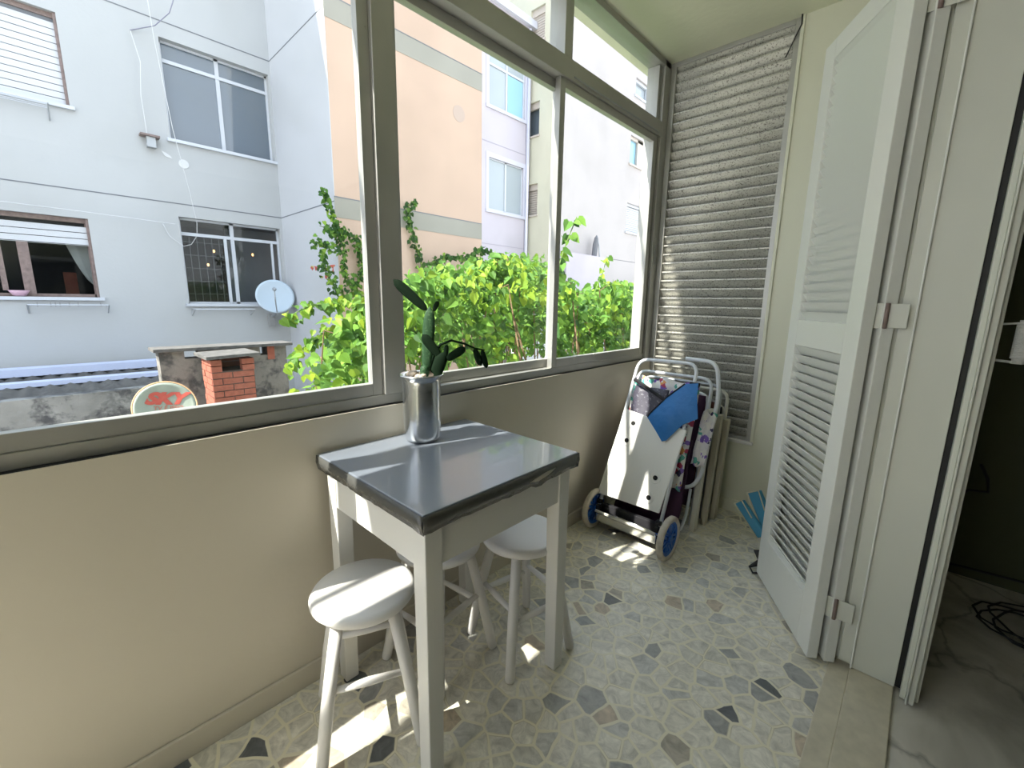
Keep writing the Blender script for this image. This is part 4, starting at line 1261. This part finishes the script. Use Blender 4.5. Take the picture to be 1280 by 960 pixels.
# thick trunk down to the ground
MB().tube([(-3.4, 3.2, -3.6), (-3.3, 3.1, -2), (-3.5, 3.4, -.5), (-3.4, 3.0, .6)], [.12, .1, .08, .04], 8).build('trunk', 'branch_bark', hd, smooth=True)
MB().box((-4.7, 1.9, -1.2), (-2.9, 8.5, -.6)).build('inner_growth', mat('inner_green', (.02, .045, .012), .9, bump=(6, 1)), hd) if False else None

def vine(name, label, cat, paths, size, spread, dens, kinds, flowers=0, stem_r=.006, sink=None):
    v = thing(name, label, cat, tuple(paths[0][0]))
    fo = MB(); stm = MB(); fl_ = MB()
    for pth in paths:
        pth = [Vector(p) for p in pth]
        stm.tube(pth, stem_r, 5)
        for a, b in zip(pth, pth[1:]):
            n_ = max(1, int((b - a).length * dens))
            for j in range(n_):
                c = a.lerp(b, random.random()) + rvec() * spread * random.random()
                tip = Vector((random.uniform(-.2, .7), random.uniform(-.7, .7), random.uniform(-1, -.1)))
                nrm = (Vector((.8, -.5, .4)) + rvec() * .6).normalized()
                leaf(fo, c, tip, nrm, size * random.uniform(.7, 1.25), rcol(random.choice(kinds)))
    fo.build('foliage', 'leaf', v); stm.build('stems', 'green_stem', v)
    if flowers:
        for j in range(flowers):
            pth = paths[-1]; c = Vector(pth[min(len(pth) - 1, 1)]) + rvec() * .16
            for q in range(4):
                leaf(fl_, c, rvec(), rvec(), .05, (.62, .16, .14) if random.random() < .6 else (.62, .55, .10))
        fl_.build('flowers', 'leaf', v)
    return v
vine('creeper', 'leafy creeper with reddish tips climbing the corner of the white and peach walls', 'creeper', [
    [(-7.3, 3.9, .5), (-7.3, 3.8, 1.3), (-7.35, 3.55, 1.7), (-7.4, 3.62, 2.1), (-7.4, 3.50, 2.40), (-7.4, 3.42, 2.75), (-7.4, 3.30, 3.02)],
    [(-7.4, 3.50, 2.40), (-7.45, 3.80, 2.33), (-7.5, 4.12, 2.10), (-7.5, 4.2, 1.7)],
    [(-7.45, 3.9, 2.2), (-7.5, 4.0, 1.8), (-7.5, 3.8, 1.4)],
    [(-7.4, 3.50, 2.36), (-7.3, 3.18, 2.40)],
    [(-7.3, 3.45, 2.05), (-7.3, 3.25, 2.12), (-7.3, 3.05, 2.15)],
    [(-7.3, 3.22, 2.05), (-7.25, 3.16, 1.75), (-7.2, 3.34, 1.45), (-7.2, 3.5, 1.25)]],
    .075, .12, 110, ['mix', 'dark', 'mix'], flowers=9)
vine('wall_vine', 'narrow vine climbing straight up the peach wall right of the mullion', 'vine', [
    [(-7.4, 5.6, 1.3), (-7.45, 5.23, 1.9), (-7.5, 5.15, 2.26), (-7.5, 4.98, 2.76), (-7.5, 4.97, 2.95)],
    [(-7.5, 4.98, 2.9), (-7.45, 5.03, 3.10), (-7.45, 5.12, 3.10)],
    [(-7.4, 5.3, 1.95), (-7.3, 5.7, 2.12), (-7.2, 6.2, 2.15)], [(-7.2, 6.1, 2.1), (-7.1, 6.5, 2.35), (-7.0, 6.9, 2.25), (-6.9, 7.2, 2.0)], [(-7.4, 5.5, 1.9), (-7.2, 6.4, 1.7), (-7.0, 7.3, 1.8)]],
    .085, .10, 90, ['mix', 'dark'])
vine('drooping_branch', 'leafy branches arching to the left over the brick chimney', 'branch', [
    [(-3.5, 2.15, .9), (-3.5, 1.95, 1.18), (-3.5, 1.75, 1.22), (-3.5, 1.42, 1.20), (-3.5, 1.22, 1.10)],
    [(-3.5, 2.0, .75), (-3.5, 1.75, 1.0), (-3.5, 1.50, .98), (-3.5, 1.32, .86), (-3.5, 1.20, .72)],
    [(-3.5, 1.9, .6), (-3.5, 1.6, .75), (-3.5, 1.40, .70)],
    [(-3.4, 1.9, .4), (-3.4, 1.5, .52), (-3.4, 1.20, .48)], [(-3.4, 1.8, .2), (-3.4, 1.4, .36), (-3.4, 1.15, .36)]],
    .068, .08, 105, ['mix', 'mix', 'lime'], stem_r=.004)
vine('leafy_shoot', 'dark leafy shoot rising beside the second mullion, close to the glass', 'shoot', [
    [(-2.2, 2.80, .5), (-2.2, 2.80, 1.1), (-2.2, 2.82, 1.45), (-2.2, 2.94, 1.70), (-2.2, 3.08, 1.94)],
    [(-2.2, 2.82, 1.3), (-2.2, 2.92, 1.5)]], .095, .05, 30, ['mix', 'dark', 'mix'], stem_r=.005)
vine('leafy_shoot', 'thin pale shoot rising above the shrub left of the end post', 'shoot', [
    [(-3.0, 4.55, 1.1), (-3.0, 4.65, 1.4), (-3.0, 4.80, 1.62), (-3.0, 4.88, 1.82)], [(-3.0, 4.6, 1.3), (-3.0, 5.2, 1.42), (-3.0, 5.8, 1.50)]], .085, .06, 26, ['lime', 'mix'], stem_r=.005)
tag(MB().tube([(-2.9, 4.3, 1.02), (-2.95, 4.75, 1.25), (-3.0, 5.6, 1.50)], [.012, .010, .006], 6).build('bare_stick', mat('dry_wood', (.34, .24, .13), .8)), 'bare brown stick crossing the leaves near the end post', 'stick')
